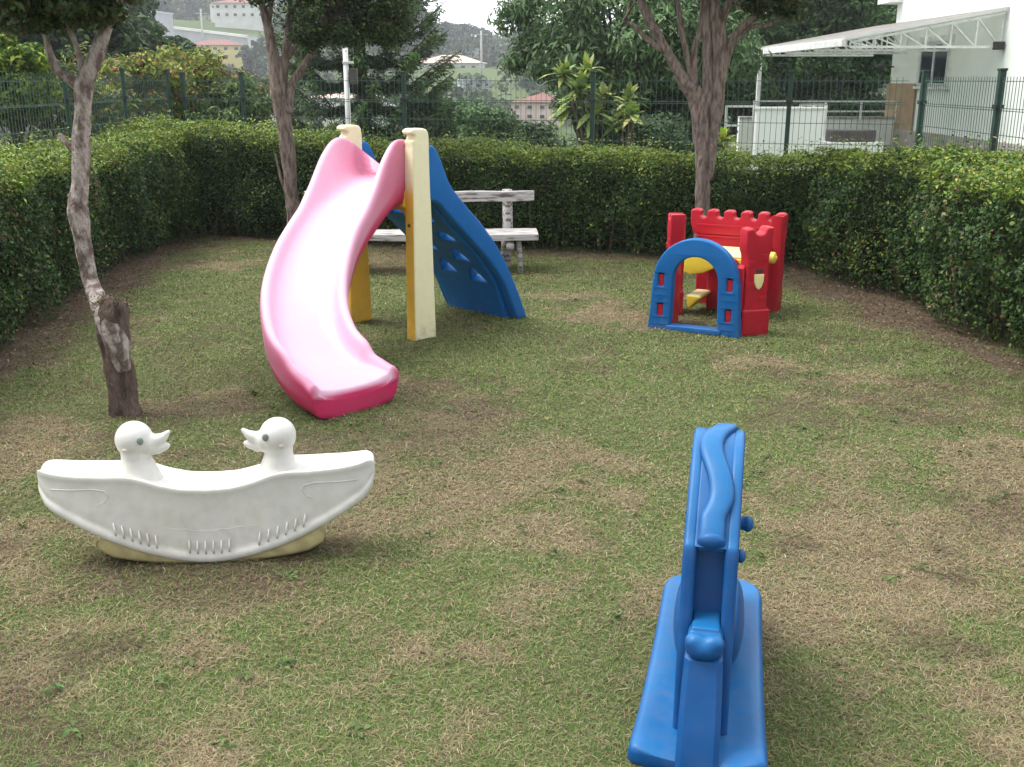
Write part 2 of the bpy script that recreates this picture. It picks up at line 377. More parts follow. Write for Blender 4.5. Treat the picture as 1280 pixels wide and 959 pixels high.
# the hedge faces (foot lines), shared with the ground so the bare soil follows them
LH = [(-2.85, 2.6), (-2.95, 5.7), (-3.12, 7.4), (-3.22, 9.0), (-3.15, 10.6)]
BH = [(-3.9, 10.6), (-3.3, 10.5), (-1.6, 10.0), (0.4, 9.45), (1.9, 8.95), (2.5, 8.6)]
RH = [(2.35, 8.6), (2.62, 7.5), (2.74, 6.3), (2.80, 5.2), (2.85, 3.6), (2.9, 2.2)]
def dist_poly(x, y, poly):
    d = np.full(x.shape, 1e9)
    for (x0, y0), (x1, y1) in zip(poly, poly[1:]):
        dx, dy = x1-x0, y1-y0; t = np.clip(((x-x0)*dx+(y-y0)*dy)/(dx*dx+dy*dy), 0, 1)
        d = np.minimum(d, np.hypot(x-x0-t*dx, y-y0-t*dy))
    return d
def lawn_fields(x, y):
    """greenness, bareness (0..1) of the lawn"""
    dh = np.minimum(np.minimum(dist_poly(x, y, LH), dist_poly(x, y, BH)), dist_poly(x, y, RH))
    n1 = fb(x, y, .9, 1, 5); n2 = fb(x, y, 2.6, 2, 4); n3 = fb(x, y, 7, 3, 3)
    g = nsm(.42, .60, n1*.5+n2*.35+n3*.25-.02*nsm(5, 2, y)+.05*nsm(4, 5.5, y))
    bare = nsm(.50, .64, fb(x, y, 1.1, 8, 4)*.5+fb(x, y, 4.5, 9, 3)*.5)*(.75+.2*nsm(4, 2.2, y))
    # soil and litter strip along the hedges, wider at the right-hand corner
    wid = .08+.22*nsm(1.2, 2.4, x)*nsm(5.4, 7.2, y)+.11*nsm(-2.0, -2.8, x)*(1-nsm(8, 9.5, y))
    hb = 1-nsm(wid*.5, wid*2.4, dh+.45*(n2-.5)+.25*(n3-.5))
    # scuffed soil under the play things, its dark colour also deepening the duck's shadow
    for (cx, cy, r, a) in [(-.98, 3.12, .50, .9), (1.3, 6.75, .42, .9), (-.5, 4.35, .45, .35), (-1.85, 4.75, .35, .5), (.5, 2.5, .5, .3), (-.4, 6.1, .4, .4), (-2.3, 5.0, .8, .45)]:
        bare = np.maximum(bare, a*(1-nsm(r*.5, r*1.2, np.hypot(x-cx, (y-cy)*1.3)+.3*(n3-.5))))
    return g*(1-.75*hb), np.maximum(bare, hb), hb
xs = np.unique(np.concatenate([np.linspace(-280, -60, 24), np.linspace(-60, -8, 27), np.linspace(-8, -4.2, 12), np.arange(-4.2, 4.8, .05), np.linspace(4.8, 12, 20), np.linspace(12, 60, 25), np.linspace(60, 280, 24)]))
ys = np.unique(np.concatenate([np.linspace(-60, 0, 16), np.arange(0, 13.0, .05), np.linspace(13, 40, 50), np.linspace(40, 330, 100), np.linspace(330, 415, 12)]))
X, Y = np.meshgrid(xs, ys); Z = terr(X, Y)
inyard = (X > -4.2) & (X < 4.8) & (Y < 13)
Z = Z + inyard*((fb(X, Y, 3, 4, 3)-.5)*.02)
g, ba, hb = lawn_fields(X, Y)
n_a = fb(X, Y, 12, 21, 3)[..., None]; n_b = fb(X, Y, 3.5, 22, 3)[..., None]
soil = mix(np.array((.075, .048, .036)), np.array((.16, .11, .08)), n_a)
straw = mix(np.array((.17, .14, .085)), np.array((.24, .20, .125)), n_b)
green = mix(np.array((.075, .095, .035)), np.array((.12, .145, .055)), n_a)
C = mix(straw, green, g[..., None]*.8); C = mix(C, soil, np.clip(ba*1.1, 0, 1)[..., None])
litter = mix(np.array((.10, .072, .052)), np.array((.19, .145, .10)), n_a); C = mix(C, litter, np.clip(hb, 0, 1)[..., None]*.85)
far = mix(np.array((.045, .075, .022)), np.array((.10, .13, .045)), fb(X, Y, .06, 31, 4)[..., None])
C = np.where(inyard[..., None], C, far)
ny, nx = X.shape; idx = np.arange(nx*ny).reshape(ny, nx)
Fq = np.stack([idx[:-1, :-1], idx[:-1, 1:], idx[1:, 1:], idx[1:, :-1]], -1).reshape(-1, 4)
M_ground = bpy.data.materials.new('ground'); t_, n_, b_, L_ = nodes(M_ground)
a_ = n_.new('ShaderNodeAttribute'); a_.attribute_name = 'col'; tc_ = n_.new('ShaderNodeTexCoord')
nn = n_.new('ShaderNodeTexNoise'); nn.inputs['Scale'].default_value = 45; nn.inputs['Detail'].default_value = 8; nn.inputs['Roughness'].default_value = .75; L_(tc_.outputs['Object'], nn.inputs['Vector'])
rr_ = n_.new('ShaderNodeMapRange'); rr_.inputs['From Min'].default_value = .3; rr_.inputs['From Max'].default_value = .7; rr_.inputs['To Min'].default_value = .45; rr_.inputs['To Max'].default_value = 1.55; L_(nn.outputs['Fac'], rr_.inputs['Value'])
vm = n_.new('ShaderNodeVectorMath'); vm.operation = 'SCALE'; L_(a_.outputs['Color'], vm.inputs[0]); L_(rr_.outputs[0], vm.inputs['Scale']); L_(vm.outputs[0], b_.inputs['Base Color'])
bp_ = n_.new('ShaderNodeBump'); bp_.inputs['Strength'].default_value = 1; bp_.inputs['Distance'].default_value = .02; L_(nn.outputs['Fac'], bp_.inputs['Height']); L_(bp_.outputs[0], b_.inputs['Normal'])
b_.inputs['Roughness'].default_value = .95; b_.inputs['Specular IOR Level'].default_value = .1
ground = mesh_np('ground', np.stack([X, Y, Z], -1).reshape(-1, 3), Fq, C.reshape(-1, 3), M_ground, smooth=True)
tag(ground, kind='structure')

# ---- grass blades
def blades():
    n = 1900000
    u = rng.random(n); y = 1.55*(11.0/1.55)**(u**1.0)
    half = np.minimum(3.15, .62*y+.75); x = (rng.random(n)*2-1)*half
    y += .1*rng.normal(size=n)
    g, ba, hb = lawn_fields(x, y)
    # keep the soil patches thin and nothing under the hedges
    keep = rng.random(n) < np.clip(1.0-.70*ba-.22*hb, .06, 1)
    nl = (x < np.interp(y, [p[1] for p in LH], [p[0] for p in LH])-.1) | (y > np.interp(x, [p[0] for p in BH], [p[1] for p in BH])+.05)
    keep &= ~nl
    x, y, g, hb, ba = x[keep], y[keep], g[keep], hb[keep], ba[keep]; n = len(x)
    isg = rng.random(n) < (.27+.62*g)
    Lh = np.where(isg, .010+.018*rng.random(n), .011+.022*rng.random(n))*(1+.25*(y > 5))
    lean = np.where(isg, R(35)+R(42)*rng.random(n), R(58)+R(30)*rng.random(n))
    az = rng.random(n)*2*np.pi; lw = (.00042+.0005*rng.random(n))*(1+np.clip((y-2.2)/2.6, 0, 2.2))
    h = np.stack([np.cos(az), np.sin(az), 0*az], 1); up = np.array((0, 0, 1.))
    d = h*np.sin(lean)[:, None]+up*np.cos(lean)[:, None]; w = np.stack([-np.sin(az), np.cos(az), 0*az], 1)
    z0 = (fb(x, y, 3, 4, 3)-.5)*.02
    P = np.stack([x, y, z0+np.where(isg, -.002, rng.random(n)*.010)], 1)
    curl = (rng.random(n)-.5)*1.1
    h2 = h*np.cos(curl)[:, None]+w*np.sin(curl)[:, None]; w2 = np.stack([-h2[:, 1], h2[:, 0], 0*az], 1)
    V = np.empty((n, 6, 3)); V[:, 0] = P-w*lw[:, None]; V[:, 1] = P+w*lw[:, None]
    mid = P+d*(Lh*.5)[:, None]; sl = np.sin(lean)[:, None]; cl_ = np.cos(lean)[:, None]
    tip = mid+(h2*(sl*.9+.1)+up*(cl_-.45))*(Lh*.55)[:, None]
    V[:, 2] = mid+w*(lw*.9)[:, None]; V[:, 3] = mid-w*(lw*.9)[:, None]; V[:, 4] = tip+w2*(lw*.2)[:, None]; V[:, 5] = tip-w2*(lw*.2)[:, None]
    V[:, 2:, 2] = np.maximum(V[:, 2:, 2], z0[:, None]+.001)
    b6 = np.arange(n)[:, None]*6; FQ = np.concatenate([b6+np.array([[0, 1, 2, 3]]), b6+np.array([[3, 2, 4, 5]])])
    cg = pal([(.13, .19, .05), (.17, .23, .07), (.095, .14, .038), (.21, .255, .095), (.145, .205, .07)], n, jit=.22)
    cs = pal([(.34, .28, .165), (.29, .235, .14), (.23, .175, .115), (.39, .335, .215), (.23, .165, .12), (.31, .275, .15)], n, jit=.2)
    c = np.where(isg[:, None], cg, cs*(1-.28*hb[:, None]-.34*ba[:, None])*np.array((1.0, .97, .95))*.97)
    o = mesh_np('grass', V.reshape(-1, 3), FQ, np.repeat(c, 6, axis=0), M_grass)
    tag(o, 'short worn grass and dry straw covering the yard', 'grass', kind='stuff')
blades()

# fallen leaves along the hedge feet
def litter_obj():
    n = 24000; P = []
    x = (rng.random(n*3)*2-1)*3.3; y = 2.2+9*rng.random(n*3)
    _, _, hb = lawn_fields(x, y); k = rng.random(n*3) < hb**1.5*.95+.004; x, y = x[k][:n], y[k][:n]; n = len(x)
    P = np.stack([x, y, .008+.012*rng.random(n)], 1)
    N = unit(np.array((0, 0, 1.))+.35*rng.normal(size=(n, 3)))
    c = pal([(.19, .12, .08), (.12, .075, .05), (.27, .19, .13), (.36, .26, .17), (.07, .045, .035), (.30, .24, .08)], n, [.3, .28, .17, .08, .14, .03])
    o = leaves('fallen_leaves', P, N, .010+.018*rng.random(n), c, M_grass, aspect=.5)
    tag(o, 'brown fallen leaves littering the soil under the hedges', 'leaf litter', kind='stuff')
litter_obj()
def weeds():
    g = np.random.default_rng(77); nc = 210; cx = g.uniform(-2.9, 2.7, nc); cy = 1.9+8*g.random(nc)**1.2
    k = g.integers(0, nc, nc*9); a = g.random(len(k))*6.283; r = .008+.022*g.random(len(k))
    P = np.stack([cx[k]+r*np.cos(a), cy[k]+r*np.sin(a), .010+.008*g.random(len(k))], 1); al = np.stack([np.cos(a), np.sin(a), .2+0*a], 1)
    o = leaves('weeds', P, unit(np.array((0, 0, 1.))+.3*g.normal(size=P.shape)), .016+.016*g.random(len(k)), pal([(.09, .14, .05), (.12, .17, .06), (.08, .12, .045)], len(k)), M_grass, aspect=.42, along=al*2)
    tag(o, 'small broad-leaved weeds dotted through the lawn', 'weeds', kind='stuff')
weeds()

# ------------------------------------------------------------------ hedges
def hedge(name, label, poly, side, thick, hfun, dens, lsize, seed, pale=0.0, y0=0.25):
    """poly = foot line of the face, side = +1/-1 unit normal direction (points to lawn)"""
    pts = np.array(poly, float); seg = np.diff(pts, axis=0); sl = np.hypot(seg[:, 0], seg[:, 1]); cum = np.concatenate([[0], np.cumsum(sl)])
    Ltot = cum[-1]
    def frame(s):
        i = np.clip(np.searchsorted(cum, s, 'right')-1, 0, len(seg)-1); t = (s-cum[i])/sl[i]
        p = pts[i]+seg[i]*t[:, None]; d = seg[i]/sl[i][:, None]; nrm = np.stack([d[:, 1], -d[:, 0]], 1)*side
        return p, nrm, d
    th = thing(name, (float(pts[:, 0].mean()), float(pts[:, 1].mean()), 0), label, 'hedge', 0, 'clipped hedges around the lawn')
    off = np.array(th.location)
    lump = lambda s, z, k=0: (fb(s*1.0, z, 1.4, seed+k, 3)-.5)*.30+(fb(s, z, 4.5, seed+3+k, 2)-.5)*.20
    # face leaves
    hm = float(np.mean(hfun(np.linspace(0, Ltot, 20)))); PP, NN, TZ = [], [], []
    n = int(Ltot*hm*dens)
    s = rng.random(n)*Ltot; h = hfun(s); z = h*(rng.random(n)**.85)
    dep = rng.exponential(.072, n)*(1+.8*(z < .3)); keepz = rng.random(n) < nsm(-.06, .20, z+.10*fb(s, s*0, 4, seed+7, 2))*.97+.03
    p, nr, d = frame(s); top_round = .10*nsm(h-.18, h, z); bulge = -.05*nsm(.35, .0, z)+lump(s, z)
    o_ = (bulge-top_round-dep)
    P = np.stack([p[:, 0]+nr[:, 0]*o_, p[:, 1]+nr[:, 1]*o_, z], 1)[keepz]
    N = unit(np.stack([nr[:, 0], nr[:, 1], .55+0*s], 1)+.75*rng.normal(size=(n, 3)))[keepz]
    zz = (z/h)[keepz]; PP.append(P); NN.append(N); TZ.append(zz)
    # top leaves
    n = int(Ltot*thick*dens*.9); s = rng.random(n)*Ltot; h = hfun(s); q = rng.random(n)*thick
    p, nr, d = frame(s); o_ = -q+lump(s, h*0+.9)*.5
    zt = h+lump(s, q+5, 4)*.6-.08*nsm(.12, 0, q)-rng.exponential(.03, n)+(rng.random(n) < .10)*rng.random(n)**2*.13
    PP.append(np.stack([p[:, 0]+nr[:, 0]*o_, p[:, 1]+nr[:, 1]*o_, zt], 1)); NN.append(unit(np.array((0, 0, 1.))+.6*rng.normal(size=(n, 3)))); TZ.append(np.full(n, 1.05))
    # cut end faces
    for e in (0, Ltot):
        n = int(thick*hm*dens*.8); p, nr, d = frame(np.full(n, e)); hh = hfun(np.full(n, e)); z = .1+(hh-.1)*rng.random(n); q = rng.random(n)*thick
        sg = -1 if e == 0 else 1
        o_ = -q; out = sg*(.0+rng.random(n)*.08+lump(q+9, z))
        PP.append(np.stack([p[:, 0]+nr[:, 0]*o_+d[:, 0]*out, p[:, 1]+nr[:, 1]*o_+d[:, 1]*out, z], 1)); NN.append(unit(np.stack([d[:, 0]*sg, d[:, 1]*sg, .5+0*z], 1)+.7*rng.normal(size=(n, 3)))); TZ.append(z/hh)
    P = np.concatenate(PP); N = np.concatenate(NN); T = np.concatenate(TZ); n = len(P)
    old = pal([(.030, .072, .014), (.046, .098, .02), (.020, .048, .012), (.068, .125, .026), (.036, .08, .024)], n, jit=.25)
    new = pal([(.17, .25, .035), (.23, .30, .05), (.12, .21, .035), (.28, .33, .06)], n, jit=.2)
    # fresh shoots cluster at the clipped top and in scattered sprays
    sp = fb(P[:, 0]*1+P[:, 1], P[:, 2], 3.2, seed+20, 3)
    pn = np.clip(nsm(.78, 1.00, T+.30*(sp-.5))*.74+pale*nsm(.52, .72, sp)*.5+.03, 0, .95)
    isn = rng.random(n) < pn
    c = np.where(isn[:, None], new, old)
    br = (rng.random(n) < .012+.04*nsm(.35, .1, T)+.10*nsm(.66, .74, fb(P[:, 0]+P[:, 1], P[:, 2], 1.6, seed+31, 3))); c[br] = pal([(.20, .12, .06), (.26, .17, .08)], int(br.sum()))
    leaves('foliage', P-off, N, lsize*(.5+.85*rng.random(n)), c, M_leaf_gloss, th, aspect=.52)
    # solid core coloured dark, stands in for shade inside and blocks light
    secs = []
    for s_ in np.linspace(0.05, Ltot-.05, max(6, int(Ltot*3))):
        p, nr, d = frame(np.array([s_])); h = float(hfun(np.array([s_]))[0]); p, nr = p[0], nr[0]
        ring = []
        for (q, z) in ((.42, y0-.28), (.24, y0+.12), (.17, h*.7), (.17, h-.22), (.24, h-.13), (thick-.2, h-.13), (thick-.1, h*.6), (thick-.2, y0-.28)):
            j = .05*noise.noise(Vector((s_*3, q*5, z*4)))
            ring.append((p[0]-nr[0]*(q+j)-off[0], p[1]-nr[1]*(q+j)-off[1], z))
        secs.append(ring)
    loft(secs).build('dark_core', M_hedgecore, th, True)
    # stems at the foot
    mb = MB(); ns = int(Ltot*14); g = np.random.default_rng(seed)
    for i in range(ns):
        s_ = g.random()*Ltot; p, nr, d = frame(np.array([s_])); p, nr, d = p[0], nr[0], d[0]; q = .16+.34*g.random()
        a = Vector((p[0]-nr[0]*q-off[0], p[1]-nr[1]*q-off[1], -.01)); r0 = .006+.010*g.random()
        for j in range(1+int(g.random()*2.4)):
            tip = a+Vector((nr[0]*(.13*g.random()-.02)+d[0]*.18*(g.random()-.5), nr[1]*(.13*g.random()-.02)+d[1]*.18*(g.random()-.5), .35+.25*g.random()))
            mid = (a+tip)/2+Vector((.03*(g.random()-.5), .03*(g.random()-.5), 0))
            mb.tube([a, mid, tip], [r0, r0*.8, r0*.5], 5)
    mb.build('stems', M_twig, th, True)['kind'] = 'stuff'
    return th
def hf(vals):
    xs_ = [v[0] for v in vals]; hs_ = [v[1] for v in vals]
    return lambda s: np.interp(s, xs_, hs_)+(fb(s, s*0, 1.5, 3, 3)-.5)*.07
hedge('hedge', 'clipped left-hand hedge running beside the fence behind the leaning tree on the stump', LH, 1, .95, hf([(0, 1.02), (5, 1.00), (7.7, 1.02)]), 7000, .030, 50, .35)
hedge('hedge', 'clipped hedge across the far end of the lawn behind the slide and the bench', BH, 1, .75, hf([(0, 1.12), (2.1, 1.02), (3.0, .93), (6.6, .90)]), 7000, .030, 60, .12)
hedge('hedge', 'bushy right-hand hedge beside the castle with yellow-green tips on top', RH, 1, .95, hf([(0, .96), (1.2, .99), (7, 1.00)]), 7000, .031, 70, .6)

# ------------------------------------------------------------------ mesh fences
def fence(name, label, a, b, posts, top, thickpost=.045, skip_last=False):
    """posts: list of parameters 0..1 along a-b"""
    a, b = Vector(a), Vector(b); th = thing(name, (a.x, a.y, 0), label, 'fence', 0, 'green mesh fences round the yard'); d = b-a; Ls = d.length; dn = d.normalized()
    P = [a+d*t-a for t in posts]
    for p in (P[:-1] if skip_last else P):
        mb = MB(); mb.box((p.x, p.y, top/2-.1), (thickpost, thickpost*.8, top+.25), math.atan2(dn.y, dn.x)); mb.box((p.x, p.y, top+.035), (thickpost+.012, thickpost*.8+.012, .02), math.atan2(dn.y, dn.x))
        o = mb.build('post', M_fence, th, bevel=.004)
        for zc in (.45, top-.25):
            mb = MB(); mb.box((p.x, p.y, zc), (thickpost+.022, thickpost*.8+.022, .035), math.atan2(dn.y, dn.x)); mb.build('clamp', M_black, o, bevel=.003)
    for p, q in zip(P, P[1:]):
        mb = MB(); L_ = (q-p).length; nW = int(L_/.055)
        side = Vector((-dn.y, dn.x, 0))
        for i in range(1, nW):
            c = p+(q-p)*(i/nW); mb.quadbox((c.x, c.y, .06), (c.x, c.y, top-.02), .0042, .0042)
        z = .08
        while z < top:
            mb.quadbox((p.x, p.y, z), (q.x, q.y, z), .006, .006)
            z += .205
        for zf in (top-.32, top-.9):   # the folded stiffening wires
            for o_ in (.03,): mb.quadbox((p.x+side.x*o_, p.y+side.y*o_, zf+.04), (q.x+side.x*o_, q.y+side.y*o_, zf+.04), .006, .006)
        mb.build('mesh_panel', M_wire, th)
fence('mesh_fence', 'green wire mesh fence along the left side behind the left-hand hedge', (-4.05, 5.0, 0), (-4.05, 12.75, 0), [.0, .2, .41, .62, .81, 1.0], 1.60)
fence('mesh_fence', 'green wire mesh fence across the back, beyond the far hedge', (-4.05, 12.85, 0), (3.86, 10.53, 0), [.02, .115, .36, .62, .865, 1.0], 1.57, skip_last=True)
fence('mesh_fence', 'green wire mesh fence on the right in front of the white house', (3.92, 10.35, 0), (3.75, 4.4, 0), [.01, .3, .62, 1.0], 1.57, .058)
# fence panel between corner and first right post belongs to the right fence too
# ------------------------------------------------------------------ yard trees
def limb_path(pts, n=10):
    sp = spline(pts, n); return [Vector(p[:3]) for p in sp], [float(p[3]) for p in sp]
def yard_tree(name, label, base, limbs, crowns, m, leafpal, lsize, seed, parts=None, per=55, nclump=40, rc=.22, twigs=True, cat='tree', wob_=.24):
    base = Vector(base); th = thing(name, base, label, cat)
    mb = MB()
    for i, lp in enumerate(limbs):
        pts, rad = limb_path([(*(Vector(p[:3])-base), p[3]) for p in lp])
        mb.tube(pts, rad, 16, wob_, seed=seed+i*3)
    # twigs carrying the crown clumps
    P_, N_, C_ = [], [], []
    ends = [Vector(lp[-1][:3])-base for lp in limbs if len(lp) > 1]
    g = np.random.default_rng(seed)
    for ci, (c, rad, nc, pr, rcl) in enumerate(crowns):
        P, N, k, cc = crown_points(np.array(c)-np.array(base), rad, nc, pr, rcl, seed=seed+ci)
        P_.append(P); N_.append(N)
        if twigs:
            for q in cc[:: 2]:
                q = Vector(q); e = min(ends, key=lambda e: (e-q).length)
                mid = (e+q)/2+Vector(g.normal(size=3)*.05)
                mb.tube([e, mid, q], [.014, .009, .003], 5)
    mb.build('trunk', m, th, True)
    P = np.concatenate(P_); N = np.concatenate(N_)
    leaves('crown', P, N, lsize*(.6+.7*rng.random(len(P))), pal(leafpal, len(P), jit=.25), M_leaf, th, aspect=.5)
    return th
DK = [(.05, .085, .026), (.07, .115, .036), (.034, .06, .022), (.10, .15, .05), (.08, .08, .035)]
y = 4.85
def A(u, v, r, Y=y): p = at(u, v, Y); return (p.x, p.y, p.z, r)
tA = yard_tree('leaning_tree', 'thin pale-barked leaning tree growing out of an old dark stump behind the white rocker',
  gr(155, 513), [
   [A(152, 462, .040, 4.685), A(146, 430, .052, 4.675), A(137, 404, .056, 4.685), A(125, 382, .046, 4.72), A(113, 350, 0.0370), A(103, 300, 0.0404), A(99, 262, 0.0464), A(101, 230, 0.0370), A(101, 180, 0.0413), A(104, 140, 0.0396), A(105, 108, 0.0430), A(113, 88, 0.0361), A(122, 65, 0.0327), A(134, 30, 0.0258), A(150, -5, 0.0206), A(165, -60, 0.0129)],
   [A(100, 108, 0.0301), A(88, 100, 0.0241), A(72, 88, 0.0189), A(62, 65, 0.0155), A(56, 40, 0.0129), A(45, 0, 0.0103)],
   [A(104, 90, 0.0172), A(96, 60, 0.0129), A(84, 30, 0.0103), A(80, 0, 0.0086)],
   [A(101, 262, 0.0310), A(93, 250, 0.0189), A(86, 243, 0.0120)],
   [A(97, 190, 0.0224), A(86, 182, 0.0138), A(74, 167, 0.0077)]],
  [(at(58, -18, 4.85), (.24, .45, .18), 42, 200, .10), (at(112, -18, 4.75), (.17, .35, .14), 22, 190, .09), (at(8, -15, 5.0), (.16, .35, .18), 22, 190, .10), (at(90, -190, 4.85), (.75, .7, .4), 45, 170, .2)],
  M_barkpale, DK, .036, 3)
def stump():
    mb = MB(); b = Vector(tA.location)
    pts = [at(157, 517, 4.73)-b, at(155, 500, 4.72)-b, at(148, 450, 4.71)-b, at(141, 405, 4.70)-b, at(140, 385, 4.70)-b, at(141, 374, 4.7)-b]
    sp = spline([(*p, r) for p, r in zip(pts, [.078, .070, .066, .072, .070, .052])], 5)
    mb.tube([Vector(p[:3]) for p in sp], [float(p[3]) for p in sp], 22, .33, seed=9)
    for k in range(9):   # splintered rim
        a = k*.7; c = pts[-2]+Vector((math.cos(a)*.055, math.sin(a)*.055, 0)); mb.tube([c-Vector((0, 0, .03)), c+Vector((.01*math.cos(k*3), 0, .03+.03*((k*37) % 5)/5))], [.013, .003], 5)
    mb.build('stump', M_stump, tA, True)['label'] = 'dark rough old stump at the foot of the thin trunk'
    g = np.random.default_rng(5); n = 260; c = pts[-2]
    P = np.array(c)+g.normal(size=(n, 3))*np.array((.045, .04, .018))+np.array((.0, -.01, .035))
    leaves('moss_sprouts', P, unit(np.array((0, 0, 1.))+g.normal(size=(n, 3))), .012+.012*g.random(n), pal([(.14, .10, .06), (.09, .11, .04), (.18, .13, .08)], n), M_grass, tA)['kind'] = 'stuff'
stump()
yb = 10.0
def B(u, v, r, Y=yb): p = at(u, v, Y); return (p.x, p.y, p.z, r)
tB = yard_tree('forked_tree', 'slim forked tree with a dark crown behind the top of the slide',
  (B(366, 300, 0)[0], yb, 0), [
   [B(370, 300, 0.0760), B(366, 262, 0.0624), B(362, 215, 0.0656), B(357, 165, 0.0736), B(352, 132, 0.0816), B(346, 105, 0.0640), B(342, 70, 0.0528), B(334, 30, 0.0400), B(324, -10, 0.0320), B(318, -60, 0.0240)],
   [B(358, 140, 0.0600), B(364, 110, 0.0400), B(378, 85, 0.0320), B(392, 62, 0.0256), B(402, 42, 0.0192), B(408, 15, 0.0144)],
   [B(352, 132, 0.0560), B(354, 95, 0.0480), B(358, 60, 0.0384), B(362, 25, 0.0320), B(368, -20, 0.0240)],
   [B(346, 105, 0.0400), B(340, 60, 0.0256), B(337, 20, 0.0192), B(348, -30, 0.0144)],
   [B(350, 80, 0.0280), B(368, 60, 0.0200), B(382, 40, 0.0144), B(392, 10, 0.0096)],
   [B(363, 250, 0.0240), B(352, 225, 0.0144), B(344, 192, 0.0072)]],
  [(at(412, 12, 9.9), (.42, .6, .38), 52, 170, .17), (at(475, 15, 10.1), (.36, .5, .28), 40, 160, .15), (at(338, -20, 10.0), (.3, .4, .16), 22, 200, .12), (at(420, -130, 10), (1.2, 1.1, .7), 60, 200, .32)],
  M_bark, DK+[(.03, .04, .02)], .040, 21)
yc = 8.75
def Cc(u, v, r, Y=yc): p = at(u, v, Y); return (p.x, p.y, p.z, r)
tC = yard_tree('spreading_tree', 'stout brown multi-limbed tree standing in the hedge right behind the castle',
  (Cc(878, 330, 0)[0], yc, 0), [
   [Cc(879, 335, 0.0714), Cc(878, 262, 0.0605), Cc(878, 215, 0.0613), Cc(876, 170, 0.0622), Cc(874, 135, 0.0689), Cc(868, 118, 0.0630), Cc(853, 100, 0.0487), Cc(838, 72, 0.0420), Cc(822, 45, 0.0386), Cc(806, 15, 0.0336), Cc(796, -25, 0.0286), Cc(790, -80, 0.0210)],
   [Cc(886, 225, 0.0378), Cc(889, 180, 0.0487), Cc(893, 150, 0.0554), Cc(897, 120, 0.0622), Cc(899, 80, 0.0672), Cc(897, 40, 0.0630), Cc(892, 10, 0.0504), Cc(888, -40, 0.0420)],
   [Cc(880, 150, 0.0420), Cc(885, 110, 0.0487), Cc(885, 60, 0.0420), Cc(882, 20, 0.0370), Cc(880, -30, 0.0294)],
   [Cc(872, 120, 0.0378), Cc(862, 85, 0.0252), Cc(857, 62, 0.0235), Cc(851, 30, 0.0218), Cc(847, -5, 0.0185), Cc(850, -50, 0.0151)],
   [Cc(868, 105, 0.0252), Cc(868, 65, 0.0218), Cc(876, 35, 0.0235), Cc(879, 5, 0.0202)],
   [Cc(826, 62, 0.0269), Cc(808, 48, 0.0235), Cc(795, 34, 0.0185), Cc(780, 26, 0.0134)],
   [Cc(903, 85, 0.0462), Cc(913, 55, 0.0336), Cc(925, 36, 0.0302), Cc(945, 20, 0.0269), Cc(968, 2, 0.0235), Cc(1000, -25, 0.0168)],
   [Cc(906, 70, 0.0252), Cc(922, 48, 0.0185), Cc(940, 34, 0.0168), Cc(958, 32, 0.0168), Cc(972, 24, 0.0126), Cc(990, 12, 0.0084)],
   [Cc(898, 60, 0.0420), Cc(904, 25, 0.0294), Cc(915, -10, 0.0252)]],
  [(at(905, -35, 8.8), (.4, .5, .16), 26, 160, .13), (at(965, 0, 8.7), (.3, .4, .10), 24, 150, .10), (at(820, -35, 8.7), (.4, .4, .16), 22, 160, .13), (at(890, -150, 8.7), (1.6, 1.3, .6), 70, 200, .35)],
  M_bark, DK, .045, 41)

# ------------------------------------------------------------------ white bench
by = 8.72
bl, br_ = at(381, 246, by), at(668, 246, by)
bc = (bl+br_)/2; BZ = thing('bench', (bc.x, by, 0), 'weathered white-washed plank bench in front of the far hedge, behind the slide', 'bench', R(1.5))
hw_ = (br_.x-bl.x)/2; zr = bl.z; zs = at(600, 294, by-.2).z
def plank(name, c, d, seed):
    bm = bmesh.new(); bmesh.ops.create_cube(bm, size=1); bmesh.ops.scale(bm, vec=d, verts=bm.verts)
    bmesh.ops.subdivide_edges(bm, edges=[e for e in bm.edges if abs((e.verts[0].co-e.verts[1].co).x) > d[0]*.5], cuts=24, use_grid_fill=True)
    for v in bm.verts:
        q = v.co*1.0; v.co.z += .010*noise.noise(Vector((q.x*2.5+seed, q.y, q.z*6))); v.co.y += .008*noise.noise(Vector((q.x*4+seed, 5, q.z*9)))
    bmesh.ops.translate(bm, vec=c, verts=bm.verts)
    mb = MB(); mb.bm.free(); mb.bm = bm; return mb.build(name, M_wood, BZ, bevel=.006)
plank('back_rail', (0, .02, zr), (hw_*2, .05, .085), 1)
plank('seat', (.02, -.18, zs), (hw_*2, .34, .055), 5)
for xx in (hw_-.24, -hw_+.24):
    mb = MB(); mb.tube([(xx-.01, .0, -.05), (xx+.01, .03, zs*.6), (xx+.02, .085, zs+.05), (xx+.02, .09, zr+.05)], [.05, .046, .042, .04], 12, .12); mb.build('back_post', M_wood, BZ, True)
    mb = MB(); mb.tube([(xx+.12, -.27, -.05), (xx+.11, -.27, zs*.55), (xx+.10, -.26, zs-.03)], [.024, .022, .021], 10, .12); mb.build('front_leg', M_wood, BZ, True)
    mb = MB(); mb.tube([(xx+.03, -.34, zs-.075), (xx+.03, .07, zs-.075)], [.035, .035], 10, .1); mb.build('seat_bearer', M_wood, BZ, True)

# ------------------------------------------------------------------ slide
Rp = Vector((-.555, 6.22, 0)); Lp = Vector((-1.01, 6.68, 0)); gate = (Lp-Rp); gw = gate.length
mid = (Rp+Lp)/2; gx = gate.normalized()                # local x: from right post to left post
ang = math.atan2(-gx.y, -gx.x)                         # local +X = from left post to right post
SL = thing('slide', mid, 'curved pink slide with yellow posts and a blue climbing wall', 'slide', ang)
